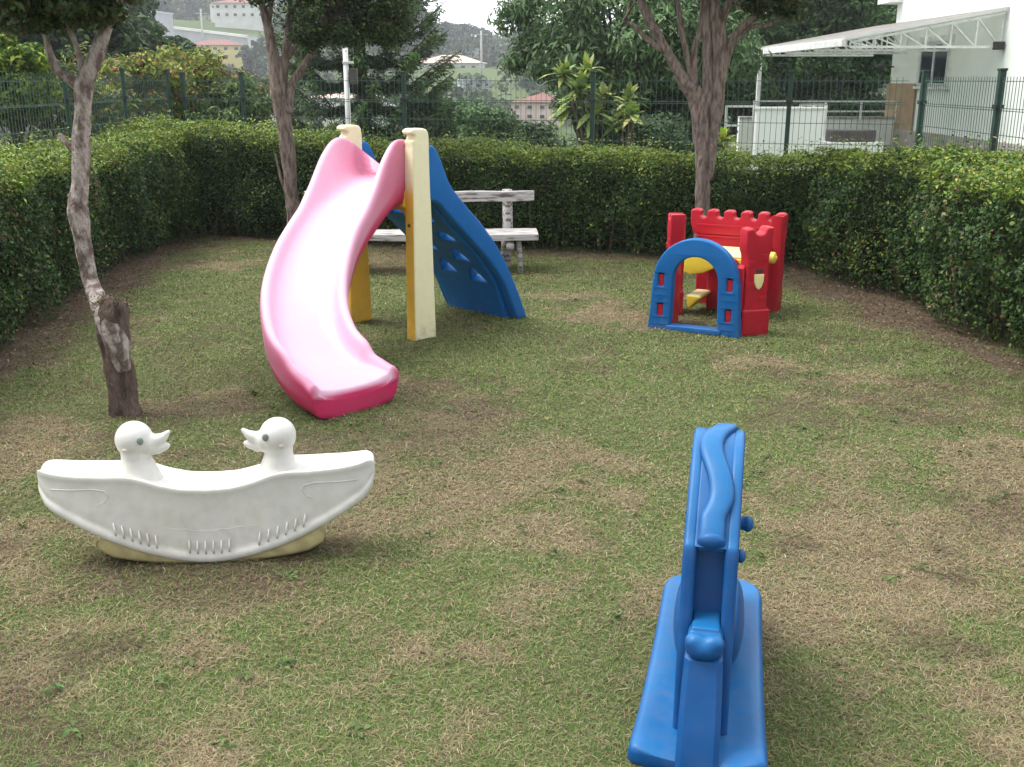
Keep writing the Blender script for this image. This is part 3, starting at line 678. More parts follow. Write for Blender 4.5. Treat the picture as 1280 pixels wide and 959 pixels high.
# local frame: X across the gate (right post at +gw/2), -Y the way the chute leaves?  check below
Mi = (Matrix.Translation(mid) @ Matrix.Rotation(ang, 4, 'Z')).inverted()
def loc(p): return Mi @ Vector(p)
ldir = (Mi.to_3x3() @ Vector((.67, .74, 0))).y          # climbing side sign on local y
sg = 1 if ldir > 0 else -1
# posts : outline in plane (y,z)
def post_outline():
    o = [(-.085, 0), (.085, 0), (.075, .5), (.066, .85), (.062, 1.0), (.060, 1.20), (.055, 1.235), (.040, 1.252), (.015, 1.258), (-.055, 1.258), (-.074, 1.250), (-.080, 1.238), (-.074, 1.226), (-.052, 1.222), (-.046, 1.214), (-.050, 1.198), (-.060, 1.190), (-.064, 1.178), (-.060, 1.165), (-.066, 1.140), (-.068, 1.0), (-.070, .85), (-.078, .5)]
    return o
Mrot = Matrix.Rotation(math.pi/2, 4, 'Z')
def yz(x): return Matrix.Translation((x, 0, 0)) @ (Mrot)
for sx in (1, -1):
    ol = [(a*sg, b) for a, b in post_outline()]
    po = plate('post', ol, .085, M_yellow, SL, bevel=.012, M=yz(sx*gw/2))
    bm = bmesh.new(); bm.from_mesh(po.data); bmesh.ops.triangulate(bm, faces=[f for f in bm.faces if len(f.verts) > 4])
    bmesh.ops.subdivide_edges(bm, edges=[e for e in bm.edges if e.calc_length() > .15], cuts=4); bm.normal_update(); bm.to_mesh(po.data); bm.free()
    # outward face and the upper end are bleached by the sun
    set_fade(po, lambda co, n, sx=sx: max(sstep(.35, .8, n.x*sx), sstep(.84, .98, co.z))*.92)
    shade_auto(po)
    mb = MB(); mb.sphere((sx*gw/2+.0, -sg*.074, .70), .011, 10); mb.build('bolt', M_darkhole, po, True)
# grip recess on the post tops
    # platform and its brackets
pl = plate('platform', [(-gw/2+.04, .80), (gw/2-.04, .80), (gw/2-.04, .90), (-gw/2+.04, .90)], .15, M_yellow, SL, bevel=.015, M=Matrix.Translation((0, 0, 0)))
set_fade(pl, lambda co, n: 0.0)
for sx in (1, -1):
    xo = gw/2-.04; o = [(sx*xo, .82), (sx*(xo-.16), .82), (sx*(xo-.13), .79), (sx*(xo-.07), .765), (sx*(xo-.03), .72), (sx*(xo-.012), .66), (sx*xo, .60)]
    if sx < 0: o = o[::-1]
    g_ = plate('bracket', o, .07, M_yellow, SL, bevel=.006); set_fade(g_, lambda co, n: 0.0)
# climbing wall side rails
rail = spline([(.045, 1.145), (.075, 1.158), (.11, 1.14), (.15, 1.075), (.19, .985), (.24, .90), (.36, .775), (.50, .64), (.64, .47), (.77, .25), (.86, .06), (.885, .0)], 4)
low = spline([(.80, .0), (.765, .06), (.68, .24), (.56, .40), (.43, .53), (.30, .65), (.19, .755), (.12, .82), (.045, .84)], 4)
ro = [tuple(p) for p in rail]+[tuple(p) for p in low]
for sx in (1, -1):
    plate('side_rail', [(a*sg, b) for a, b in ro], .085, M_blue, SL, bevel=.016, M=yz(sx*(gw/2+.0)))
# climbing panel with foot holes: built in its own slope plane
pc = spline([(.06, .90), (.13, .85), (.20, .775), (.30, .675), (.43, .555), (.56, .425), (.68, .265), (.765, .085), (.79, .0)], 10)
pd = [0]
for a, b in zip(pc, pc[1:]): pd.append(pd[-1]+float(np.hypot(*(b-a))))
Lp_ = pd[-1]; hw2 = gw/2-.035
def dhole(cx, cz, w=.074, h=.058, tri=False):
    if tri: base = [(-w, -h*.9), (w, -h*.9), (w*.9, -h*.5), (w*.2, h*1.1), (-w*.2, h*1.1), (-w*.9, -h*.5)]
    else: base = [(-w, -h*.6), (w, -h*.6), (w*.92, h*.1), (w*.55, h*.75), (0, h), (-w*.55, h*.75), (-w*.92, h*.1)]
    return [(cx+a, cz+b) for a, b in base]
hl = []
for r_, (s_, tri) in enumerate([(.22, 0), (.41, 0), (.60, 0), (.79, 1)]):
    for c_ in (-.14, .12):
        hl.append(dhole(c_+(.02 if r_ % 2 else -.02), -s_-(.05 if c_ > 0 else 0), tri=tri or (r_ == 2 and c_ > 0)))
cpn = plate('climbing_panel', [(-hw2, 0), (-hw2, -Lp_), (hw2, -Lp_), (hw2, 0)], .07, M_blue, SL, holes=hl, bevel=.014)
bm = bmesh.new(); bm.from_mesh(cpn.data)
for k in range(1, 22):
    bmesh.ops.bisect_plane(bm, geom=bm.verts[:]+bm.edges[:]+bm.faces[:], plane_co=(0, 0, -Lp_*k/22), plane_no=(0, 0, 1))
for v in bm.verts:
    d_ = min(max(-v.co.z, 0), Lp_); a_ = float(np.interp(d_, pd, [p[0] for p in pc])); z_ = float(np.interp(d_, pd, [p[1] for p in pc]))
    a2 = float(np.interp(d_+.03, pd, [p[0] for p in pc]))-float(np.interp(d_-.03, pd, [p[0] for p in pc])); z2 = float(np.interp(d_+.03, pd, [p[1] for p in pc]))-float(np.interp(d_-.03, pd, [p[1] for p in pc]))
    tt = Vector((a2, z2)).normalized(); off = v.co.y
    v.co = Vector((v.co.x, sg*(a_-tt.y*off), z_+tt.x*off))
bmesh.ops.recalc_face_normals(bm, faces=bm.faces); bm.to_mesh(cpn.data); bm.free(); shade_auto(cpn)
# chute
ctrl = [(-.785, 6.43), (-.895, 6.23), (-.995, 5.98), (-1.08, 5.68), (-1.09, 5.38), (-1.02, 5.11), (-.895, 4.90), (-.755, 4.755)]
cp = spline(ctrl, 40)
ds = [0]
for a, b in zip(cp, cp[1:]): ds.append(ds[-1]+float(np.hypot(*(b-a))))
ST = ds[-1]; NS = 90; secs = []; info = []
bedz = spline([(0, .955), (.04, .962), (.10, .945), (.2, .85), (.35, .685), (.5, .51), (.65, .34), (.78, .215), (.88, .160), (.96, .140), (1, .132)], 30)
bs = [float(p[0]) for p in bedz]; bzv = [float(p[1]) for p in bedz]
hwv = ([0, .04, .10, .16, .23, .3, .5, .80, .885, .915, .97, 1.0], [.205, .232, .245, .215, .135, .10, .105, .125, .125, .082, .066, .050])
_g = np.linspace(0, 1, 201); _h = np.interp(_g, *hwv); _k = np.ones(9)/9; _h = np.convolve(np.pad(_h, 4, mode='edge'), _k, 'valid'); hwv = (_g, _h)
for i in range(NS+1):
    s_ = i/NS; d_ = s_*ST; x_ = float(np.interp(d_, ds, [p[0] for p in cp])); y_ = float(np.interp(d_, ds, [p[1] for p in cp]))
    e = .03; a_ = max(0, d_-e); b2 = min(ST, d_+e)
    tx = float(np.interp(b2, ds, [p[0] for p in cp])-np.interp(a_, ds, [p[0] for p in cp])); ty = float(np.interp(b2, ds, [p[1] for p in cp])-np.interp(a_, ds, [p[1] for p in cp]))
    tn = Vector((tx, ty, 0)).normalized(); acr = Vector((-tn.y, tn.x, 0))
    zb = float(np.interp(s_, bs, bzv)); hw = float(np.interp(s_, *hwv)); w = float(np.interp(s_, [0, .12, .3, .7, .9, 1], [.262, .243, .230, .228, .245, .262]))
    tb = float(np.interp(s_, [0, .1, .6, .8, .93, 1], [.20, .16, .085, .10, .147, .141])); inn = float(np.interp(s_, [0, .7, 1], [.02, .03, .055]))
    sec = [(-w+inn, -tb), (-w+inn*.4, -tb*.6), (-w+.006, -.01), (-w, hw*.45), (-w+.004, hw-.022), (-w+.016, hw-.004), (-w+.032, hw), (-w+.050, hw-.008), (-w+.060, hw-.028), (-w+.070, hw*.42), (-w+.09, min(.03, hw*.3)), (-w+.13, .006), (-w+.2, 0)]
    sec = sec+[(-a, b) for a, b in sec[::-1]]
    info.append((Vector((x_, y_, zb)), acr, tn, sec))
for (c, acr, tn, sec) in info: secs.append([loc(c+acr*a+Vector((0, 0, b))) for a, b in sec])
def shrink(sec_pts, k, push, tn3):
    cc = sum(sec_pts, Vector())/len(sec_pts); return [cc+(p-cc)*k+tn3*push for p in sec_pts]
tnl = Mi.to_3x3() @ info[-1][2]; endsec = secs[-1]
cz0 = min(p.z for p in endsec)
fl = []
for p in endsec: fl.append(p+tnl*.012)
secs.append(fl)
e2 = [Vector((p.x, p.y, max(cz0+.003, p.z-.012)))+tnl*.020 for p in endsec]; secs.append(e2)
e3 = [Vector((p.x, p.y, min(p.z, .085)))+tnl*.028 for p in endsec]; secs.append(e3)
ch = loft(secs).build('chute', M_pink, SL, True); ch = subd(ch, 1)
axis_bed = [(loc(c), s) for (c, a, t, s) in info]
inv = SL.matrix_basis
kx = np.array([[p.x, p.y, p.z] for p, _ in axis_bed])
hwarr = [float(np.interp(i/NS, *hwv)) for i in range(NS+1)]
acr_l = [Mi.to_3x3() @ a for (_, a, _, _) in info]
def chute_fade(co, n):
    d2 = (kx[:, 0]-co.x)**2+(kx[:, 1]-co.y)**2; i = int(np.argmin(d2)); i = min(max(i, 1), len(kx)-2)
    a, b = kx[i-1], kx[i+1]; ab = b[:2]-a[:2]; tq = min(1, max(0, float(np.dot(np.array((co.x, co.y))-a[:2], ab)/np.dot(ab, ab))))
    c = a+(b-a)*tq; fi = min(max(i-1+2*tq, 0), NS); i0 = min(int(fi), NS-1); ac = acr_l[i0].lerp(acr_l[i0+1], fi-i0)
    tt = (co-Vector(c)).dot(ac); rel = co.z-c[2]; hwi = float(np.interp(fi, range(NS+1), hwarr))
    inner = sstep(.262, .20, abs(tt))*sstep(-.03, -.005, rel)        # inside of the trough, worn pale
    rim = sstep(hwi-.05, hwi-.002, rel)*.55
    s = fi/NS
    outf = .38*sstep(.30, .18, s)*sstep(-.12, .05, rel)
    return max(outf, inner*(.58+.42*sstep(.02, .18, s)), rim*(.45+.55*sstep(.1, .5, s)))
set_fade(ch, chute_fade)

# ------------------------------------------------------------------ castle
cF = Vector((.895, 6.50, 0)); cang = math.atan2(-.26, .515)
CS = thing('play_castle', cF, 'small red toy castle with a blue arched doorway and battlements', 'playhouse', cang)
W_ = .56
def arc(cx, cz, r, a0, a1, n, rz=1.0): return [(cx+r*math.cos(R(a0+(a1-a0)*i/n)), cz+rz*r*math.sin(R(a0+(a1-a0)*i/n))) for i in range(n+1)]
def rrect(x, z, w, h, r=.01, n=4):
    o = []
    for (cx, cz, a0) in ((x+w/2-r, z+h/2-r, 0), (x-w/2+r, z+h/2-r, 90), (x-w/2+r, z-h/2+r, 180), (x+w/2-r, z-h/2+r, 270)): o += arc(cx, cz, r, a0, a0+90, n)
    return o
outer = [(-.018, 0), (W_+.018, 0), (W_+.006, .12), (W_-.006, .33)]+arc(W_/2, .33, W_/2-.012, 0, 180, 22, .98)+[(0.006, .33), (-.006, .12)]
inner = [(.125, .035), (.130, .12)]+arc(W_/2, .33, .145, 180, 0, 16, 1.05)+[(W_-.130, .12), (W_-.125, .035)]
slots = [rrect(x, z, .036, .085, .012) for x in (.062, W_-.062) for z in (.135, .325)]
ar = plate('door_arch', outer, .075, M_castleblue, CS, holes=[inner]+slots, bevel=.010)
for x in (.062, W_-.062):
    for z in (.128, .318):
        plate('slot_insert', rrect(x, z, .034, .080, .010), .03, M_red, CS, bevel=.004, M=Matrix.Translation((0, -.012, 0)))
plate('door_sill', [(.10, .004), (W_-.10, .004), (W_-.10, .04), (.10, .04)], .085, M_castleblue, CS, bevel=.008)
mb = MB()   # brick joints on the arch as thin raised courses
for z in (.045, .09, .185, .23, .275, .375):
    for x0 in (.012, W_-.118): mb.box((x0+.053, -.0385, z), (.098, .004, .006))
mb.build('brick_courses', M_castleblue, ar)
# corner towers stand diagonally; outline drawn in their own XZ plane, front face towards -y
def tower(name, cx, cy, rz, top=.668):
    M = Matrix.Translation((cx, cy, 0)) @ Matrix.Rotation(rz, 4, 'Z') @ Matrix.Diagonal((.88, 1, 1, 1))
    o = [(-.092, 0), (.100, 0), (.102, .165), (.090, .185), (.086, .47), (.090, .50), (.104, .53), (.108, top-.035), (.108, top), (.066, top+.002)]+arc(.008, top-.012, .042, 0, -180, 8, .75)+[(-.050, top-.002), (-.066, top-.006), (-.092, top-.010), (-.098, top-.03), (-.096, .53), (-.082, .50), (-.078, .47), (-.082, .185), (-.092, .165)]
    t = plate(name, o, .10, M_red, CS, bevel=.012, M=M)
    mb = MB(); mb.box((0.004, -.004, .082), (.212, .118, .164)); mb.bm.transform(M); mb.build('tower_base', M_red, t, bevel=.014, segs=3)
    mb = MB()
    for (xx, zz, w_) in ((-.05, .31, .05), (.045, .23, .05), (-.045, .45, .05), (.05, .49, .04)): mb.box((xx, -.051, zz), (w_, .008, .034))
    mb.bm.transform(M); mb.build('moulded_blocks', M_red, t, bevel=.003)
    return t, M
tr, M1 = tower('front_tower', W_+.040, .130, R(42))
o = [(-.036+.01, .385), (.036+.01, .385), (.034+.01, .34), (.020+.01, .305), (.01, .29), (-.020+.01, .305), (-.034+.01, .34)]
sh = plate('shield', o, .02, M_yel2, CS, bevel=.004, M=M1 @ Matrix.Translation((0, -.054, 0))); set_fade(sh, lambda co, n: .75)
mb = MB(); mb.box((.012, -.05, .405), (.05, .012, .022)); mb.bm.transform(M1); mb.build('shield_slot', M_darkhole, CS, bevel=.003)
tower('side_tower', -.035, .53, R(-64), .672)
plate('side_wall', [(.04, 0), (.11, 0), (.11, .40), (.07, .44), (.04, .42)], .09, M_red, CS, bevel=.012, M=Matrix.Translation((W_-.04, 0, 0)) @ Mrot)
plate('side_wall', [(.04, 0), (.25, 0), (.245, .17), (.24, .42), (.04, .42)], .09, M_red, CS, bevel=.012, M=Matrix.Translation((.055, 0, 0)) @ Mrot)
plate('side_wall', [(-.075, .36), (.09, .36), (.09, .40), (.05, .45), (-.02, .53), (-.075, .53)], .06, M_red, CS, bevel=.010, M=M1 @ Matrix.Translation((-.10, .03, -.06)) @ Matrix.Rotation(R(-20), 4, 'Z'))
# rear wall with battlements
xb0, xb1 = -.035, W_+.055
def merlons(x0, x1, z0, z1, n):
    pts = []; p = (x1-x0)/(n-.45)
    for i in range(n):
        xa = x0+i*p; xb = xa+p*.55
        pts += [(xa, z1-.012), (xa+.012, z1), (xb-.012, z1), (xb, z1-.012)]
        if i < n-1: pts += arc((xb+xa+p)/2, z0+.016, p*.225, 180, 360, 6, .8)
    return pts
mer = merlons(xb0, xb1, .618, .668, 6)
plate('rear_parapet', [(xb0+.025, .50), (xb0+.012, .54), (xb0, .58)]+mer+[(xb1, .58), (xb1-.012, .54), (xb1-.025, .50)], .10, M_red, CS, bevel=.012, M=Matrix.Translation((0, .885, 0)))
mb = MB(); mb.box(((xb0+xb1)/2, .845, .565), (xb1-xb0-.10, .03, .014)); mb.box(((xb0+xb1)/2, .845, .49), (xb1-xb0-.10, .022, .012)); mb.build('parapet_ledge', M_red, CS, bevel=.004)
plate('rear_wall', [(.02, 0), (.17, 0), (.17, .0), (W_-.08, .0), (W_-.02, .0), (W_-.02, .51), (.02, .51)], .07, M_red, CS, bevel=.012, M=Matrix.Translation((0, .885, 0)))
# rear towers in yz plane
for sx, xc in ((1, W_+.015),):
    o = [(.80, 0), (.93, 0), (.935, .14), (.918, .16), (.915, .44), (.925, .49), (.945, .53), (.95, .60), (.95, .655), (.91, .660), (.90, .63), (.86, .625), (.84, .655), (.775, .66), (.775, .58), (.79, .50), (.795, .44)]
    plate('rear_tower', o, .08, M_red, CS, bevel=.012, M=Matrix.Translation((xc, 0, 0)) @ Mrot)
mb = MB(); mb.box((W_-.02, .71, .30), (.03, .22, .30)); mb.build('rear_side_web', M_red, CS, bevel=.008)
# platform, apron, peg and step
o_ = plate('platform', rrect(W_/2, 0, W_-.09, .40, .02), .045, M_yel2, CS, bevel=.010, M=Matrix.Translation((0, .64, .405)) @ Matrix.Rotation(math.pi/2, 4, 'X')); set_fade(o_, lambda co, n: .85*sstep(.3, .8, n.z))
o_ = plate('apron', [(.06, .41), (W_-.06, .41), (W_-.06, .335), (.26, .335), (.19, .30), (.10, .285), (.06, .30)], .035, M_yel2, CS, bevel=.008, M=Matrix.Translation((0, .45, 0))); set_fade(o_, lambda co, n: 0)
mb = MB(); mb.tube([(W_-.02, .66, .40), (W_+.045, .66, .40), (W_+.052, .66, .40)], [.038, .038, .028], 18); o_ = mb.build('side_peg', M_yel2, CS, False, bevel=.008); shade_auto(o_); set_fade(o_, lambda co, n: .15)
mb = MB(); mb.tube([(W_+.05, .66, .40), (W_+.060, .66, .40)], [.015, .012], 12); o2_ = mb.build('peg_cap', M_yel2, o_, False); set_fade(o2_, lambda co, n: .15)
o_ = plate('step', [(.075, .08), (.075, .135), (.165, .135), (.175, .125), (.15, .10), (.12, .07), (.09, .04)], .26, M_yel2, CS, bevel=.010, M=Matrix.Translation((0, .60, 0))); set_fade(o_, lambda co, n: .8*sstep(.3, .8, n.z))
plate('inner_panel', [(.14, .0), (W_-.15, .0), (W_-.15, .34), (.25, .34), (.14, .29)], .05, M_red, CS, bevel=.01, M=Matrix.Translation((0, .74, 0)))

# ------------------------------------------------------------------ white duck rocker
dc = Vector((-.995, 3.20, 0)); DR = thing('duck_rocker', dc, 'white two-seat rocking seesaw with two duck heads facing each other', 'rocking toy', R(5)); DR.scale = (.97, 1, 1)
def prof(a):
    k = abs(a)/.54
    zb = .002+.62*abs(a)**1.75
    zt = float(np.interp(abs(a), [0, .08, .15, .21, .26, .33, .45, .52, .545], [.262, .266, .282, .304, .314, .314, .320, .330, .340]))
    w = float(np.interp(abs(a), [0, .2, .3, .4, .5, .545], [.088, .088, .086, .082, .070, .052]))
    return zb, zt, w
secs = []
for i in range(57):
    a = -.545+1.09*i/56; zb, zt, w = prof(a); h = zt-zb
    if i in (0, 56): zb += .012; zt -= .006; w -= .010
    b = min(.03, h*.25); ww = w*1.10
    sec = [(0, zb), (w*.7, zb), (ww-.012, zb+.002), (ww, zb+.012), (ww, zb+.034), (ww-.012, zb+.042), (w*1.0, zb+.06 if h > .12 else zb+h*.45), (w*.94, zb+h*.6), (w*.92, zt-.026), (w*.955, zt-.018), (w*.965, zt-.010), (w*.955, zt-.003), (w*.93, zt), (w*.84, zt), (w*.6, zt-.008), (w*.3, zt-.010), (0, zt-.011)]
    full = sec+[(-x, z) for x, z in sec[1:-1][::-1]]
    secs.append([Vector((a, y_, z_)) for y_, z_ in full])
tip0 = [Vector((p.x-.012, p.y*.6, p.z*.55+.3*.45)) for p in secs[0]]; tip1 = [Vector((p.x+.012, p.y*.6, p.z*.55+.3*.45)) for p in secs[-1]]
hull = loft([tip0]+secs+[tip1]).build('hull', M_white, DR, True); hull = subd(hull, 1)
set_fade(hull, lambda co, n: .5*sstep(-.3, -.9, n.z)+.35*sstep(.26, .10, co.z)*(.5+noise.noise(co*7)))
# raised ribs and mouldings on both sides
mb = MB()
for sy in (-1, 1):
    grp = [(-.30+.026*k) for k in range(6)]+[(-.065+.026*k) for k in range(6)]+[(.165+.030*k) for k in range(6)]
    for a in grp:
        zb, zt, w = prof(a); y_ = sy*(w*1.05+.001); tilt = .5*a
        mb.tube([(a, sy*(w*1.085), zb+.040), (a+.02*tilt, sy*(w*1.01+.006), zb+.060), (a+.05*tilt, sy*(w*.985+.002), zb+.082)], [.0035, .004, .0025], 8)
mb.build('ribs', M_white, DR, True)
mb = MB()
for sy in (-1, 1):
    for sgn in (-1, 1):   # wing outline in relief
        pts = [(sgn*.50, .285), (sgn*.44, .283), (sgn*.36, .285), (sgn*.325, .278), (sgn*.315, .262), (sgn*.33, .24), (sgn*.36, .228), (sgn*.42, .235), (sgn*.47, .25)]
        L2 = []
        for (a, z) in pts:
            zb, zt, w = prof(a); h = zt-zb; L2.append(Vector((a, sy*(w*.93+.001), z-.012)))
        mb.tube(L2, [.0018]*len(L2), 6)
    L2 = []
    for k in range(31):
        a = -.26+.52*k/30; zb, zt, w = prof(a); L2.append(Vector((a, sy*(w*.955), .118+.028*abs(a)/.26+.002*math.sin(k*1.9))))
    mb.tube(L2, [.0016]*len(L2), 6)
mb.build('side_relief', M_white, DR, True)
secs = []
for i in range(31):
    a = -.375+.75*i/30; zb = .30*a*a-.004+.35*max(0, abs(a)-.33); zt = min(.62*abs(a)**1.75+.03, .14); w = .080*math.sqrt(max(.05, 1-(abs(a)/.43)**6)); zt = max(zt-.10*max(0, abs(a)-.33)/.07, zb+.012)
    secs.append([Vector((a, -w, zb+.012)), Vector((a, -w*.9, zb)), Vector((a, w*.9, zb)), Vector((a, w, zb+.012)), Vector((a, w, zt)), Vector((a, -w, zt))])
loft(secs).build('rocker_base', M_cream, DR, True)['label'] = 'yellowed curved rocker under the white hull'
for sgn in (-1, 1):
    mb = MB(); hx = sgn*.236; hz = .412; f = -sgn   # faces the middle
    mb.sphere((hx, 0, hz), .062, 24, (1.0, .92, .98))
    mb.sphere((hx+f*.024, 0, hz-.014), .050, 20, (1.1, .85, .85))
    mb.tube([(hx+f*.004, 0, .27), (hx+f*.004, 0, .31), (hx+f*.0, 0, .35), (hx, 0, .40)], [.078, .060, .048, .048], 20)
    mb.tube([(hx+f*.040, 0, hz-.008), (hx+f*.072, 0, hz-.006), (hx+f*.098, 0, hz+.006), (hx+f*.118, 0, hz+.026)], [.034, .022, .015, .006], 14)
    mb.tube([(hx+f*.035, 0, hz-.026), (hx+f*.075, 0, hz-.036), (hx+f*.105, 0, hz-.027), (hx+f*.115, 0, hz-.020)], [.030, .018, .011, .006], 14)
    hd = remesh(mb, 'duck_head', M_white, DR, .0042, 5); set_fade(hd, lambda co, n: 0.0)
    for sy in (-1, 1):
        mb = MB(); mb.sphere((hx+f*.033, sy*.0500, hz+.010), .0115, 14, (1, .45, 1.15)); mb.build('eye', M_eye, hd, True)
        mb = MB(); mb.sphere((hx-f*.018, sy*.0560, hz-.020), .009, 12, (1.1, .3, .8)); mb.build('cheek_mark', M_blush, hd, True)

# ------------------------------------------------------------------ blue rocker in front
HR = thing('rocking_horse', (.416, 2.0, 0), 'blue rocking horse seen end-on in front, with a wavy mane along its crest', 'rocking toy', -R(12.8))
# local: +Y runs away from the camera along its axis
def base_sec(yv, w, zt, zb):
    r = .02; return [Vector((-w, yv, zb)), Vector((-w-.004, yv, zb+.02)), Vector((-w-.003, yv, zt-.012)), Vector((-w+.008, yv, zt)), Vector((-w+.03, yv, zt-.001)), Vector((-w*.45, yv, zt-.012)), Vector((0, yv, zt-.012)), Vector((w*.45, yv, zt-.012)), Vector((w-.03, yv, zt-.001)), Vector((w-.008, yv, zt)), Vector((w+.003, yv, zt-.012)), Vector((w+.004, yv, zb+.02)), Vector((w, yv, zb))]
secs = []
for i in range(41):
    yv = -.10+.915*i/40; k = (yv-.38)/.435
    e0 = min(1, (.815-yv)/.09); e1 = min(1, (yv+.10)/.03)
    w = (.142-.005*k)*math.sqrt(max(.12, 1-(1-e0)**2*.98))*(1-.02*(1-e1)**2)
    zb = .004+.07*k*k; zt = .105+.040*min(k*k, 1)-(.018*(1-e0)**2)-.012*(1-e1)**2
    secs.append(base_sec(yv, w, zt, zb))
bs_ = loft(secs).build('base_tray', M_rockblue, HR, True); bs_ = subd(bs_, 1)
set_fade(bs_, lambda co, n: .55*sstep(.4, .9, n.z)*(0.85+.5*noise.noise(co*4)))  # upward faces take the paler blue
# the body profile in the yz plane, nose towards the camera
prof_b = spline([(.02, .08), (.03, .20), (.04, .30), (.058, .36), (.072, .42), (.084, .47), (.10, .53), (.122, .552), (.18, .606), (.25, .664), (.32, .702), (.39, .714), (.45, .698), (.50, .645), (.52, .58), (.51, .48), (.50, .40), (.54, .36), (.62, .34), (.68, .31), (.70, .22), (.69, .14), (.69, .08)], 4)
pb = [tuple(p) for p in prof_b]
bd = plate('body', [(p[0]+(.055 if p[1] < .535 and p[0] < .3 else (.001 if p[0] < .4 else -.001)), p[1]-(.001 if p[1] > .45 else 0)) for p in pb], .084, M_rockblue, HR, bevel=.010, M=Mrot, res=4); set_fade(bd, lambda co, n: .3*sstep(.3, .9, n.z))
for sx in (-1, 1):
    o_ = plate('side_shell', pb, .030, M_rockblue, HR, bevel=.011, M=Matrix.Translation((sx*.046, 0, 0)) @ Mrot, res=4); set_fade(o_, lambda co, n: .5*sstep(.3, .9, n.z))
# wavy mane ridge lying on the crest
crest = spline([(.112, .540), (.14, .569), (.18, .604), (.25, .661), (.32, .699), (.39, .711), (.452, .694), (.502, .642), (.518, .59)], 8)
secs = []; n_ = len(crest)
for i, p in enumerate(crest):
    q0 = crest[max(0, i-1)]; q1 = crest[min(n_-1, i+1)]; t_v = Vector((0, q1[0]-q0[0], q1[1]-q0[1])).normalized(); nrm = Vector((0, -t_v.z, t_v.y))
    k = i/(n_-1); off = .016*math.sin((k-.18)*15.0)*sstep(.12, .3, k); wd = .030-.003*k; hh = .017*sstep(0, .03, k+.01)
    c = Vector((off, p[0], p[1]))
    secs.append([c+Vector((-wd, 0, 0))-nrm*.01, c+Vector((-wd, 0, 0))+nrm*hh*.6, c+Vector((-wd*.75, 0, 0))+nrm*hh, c+nrm*hh*1.08, c+Vector((wd*.75, 0, 0))+nrm*hh, c+Vector((wd, 0, 0))+nrm*hh*.6, c+Vector((wd, 0, 0))-nrm*.01])
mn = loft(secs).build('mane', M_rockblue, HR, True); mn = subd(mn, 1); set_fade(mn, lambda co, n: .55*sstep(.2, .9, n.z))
# snout bridge and front hooves, front beam
mb = MB(); mb.box((0, .135, .540), (.064, .05, .03)); mb.sphere((0, .115, .550), .028, 18, (1.1, .6, .7)); o_ = remesh(mb, 'snout', M_rockblue, HR, .005, 6); set_fade(o_, lambda co, n: .3*sstep(.2, .9, n.z))
mb = MB(); mb.sphere((-.020, -.002, .362), .024, 18, (1, 1, .9)); mb.sphere((.020, -.002, .362), .024, 18, (1, 1, .9)); mb.sphere((0, -.004, .350), .029, 18, (1.45, .95, .9)); mb.box((0, .035, .345), (.078, .07, .04)); mb.box((0, .08, .362), (.06, .09, .03))
o_ = remesh(mb, 'front_hooves', M_rockblue, HR, .005, 7); set_fade(o_, lambda co, n: .5*sstep(.2, .9, n.z))
secs = []
for z_, w_, y_ in ((.002, .048, -.118), (.06, .047, -.116), (.13, .046, -.108), (.20, .045, -.075), (.28, .043, -.036), (.325, .041, -.018), (.335, .036, .0)):
    secs.append([Vector((-w_, y_+.012, z_)), Vector((-w_+.012, y_, z_)), Vector((w_-.012, y_, z_)), Vector((w_, y_+.012, z_)), Vector((w_, .075, z_)), Vector((-w_, .075, z_))])
o_ = loft(secs).build('front_beam', M_rockblue, HR, False, bevel=.004); shade_auto(o_); set_fade(o_, lambda co, n: 0)
# bulging flanks, handles and foot pegs
for sx in (-1, 1):
    mb = MB(); mb.sphere((sx*.060, .40, .205), .11, 24, (.26, 1.1, .95)); o_ = mb.build('flank', M_rockblue, HR, True); set_fade(o_, lambda co, n: .3*sstep(.2, .9, n.z))
    if sx < 0: continue
    mb = MB(); mb.tube([(sx*.05, .34, .50), (sx*.078, .34, .50)], [.016, .016], 14); mb.sphere((sx*.080, .34, .50), .020, 16, (.7, 1, 1)); o_ = remesh(mb, 'handle', M_rockblue, HR, .004, 3); set_fade(o_, lambda co, n: .1)
    mb = MB(); mb.sphere((sx*.066, .21, .475), .016, 16, (.8, 1, 1)); o_ = mb.build('cheek_knob', M_rockblue, HR, True); set_fade(o_, lambda co, n: .1)

# ------------------------------------------------------------------ white pole with a box
pw = at(436, 165, 13.2); top = at(433, 60, 13.2)
PO = thing('white_pole', (pw.x, 13.2, tz(pw.x, 13.2)), 'thin white pole with a dark grey box, standing beyond the back fence', 'pole')
zt = top.z-PO.location.z
mb = MB(); mb.tube([(0, 0, 0), (0, 0, zt*.5), (0, 0, zt)], [.034, .034, .032], 12); mb.build('shaft', M_wpaint, PO, True)
mb = MB(); mb.box((.09, 0, zt-.33), (.09, .09, .19)); mb.box((.04, 0, zt-.30), (.06, .03, .03)); mb.build('control_box', M_bench2, PO, bevel=.01)
mb = MB(); mb.box((.03, -.02, zt-.17), (.13, .06, .03)); mb.build('bracket', M_wpaint, PO, bevel=.005)

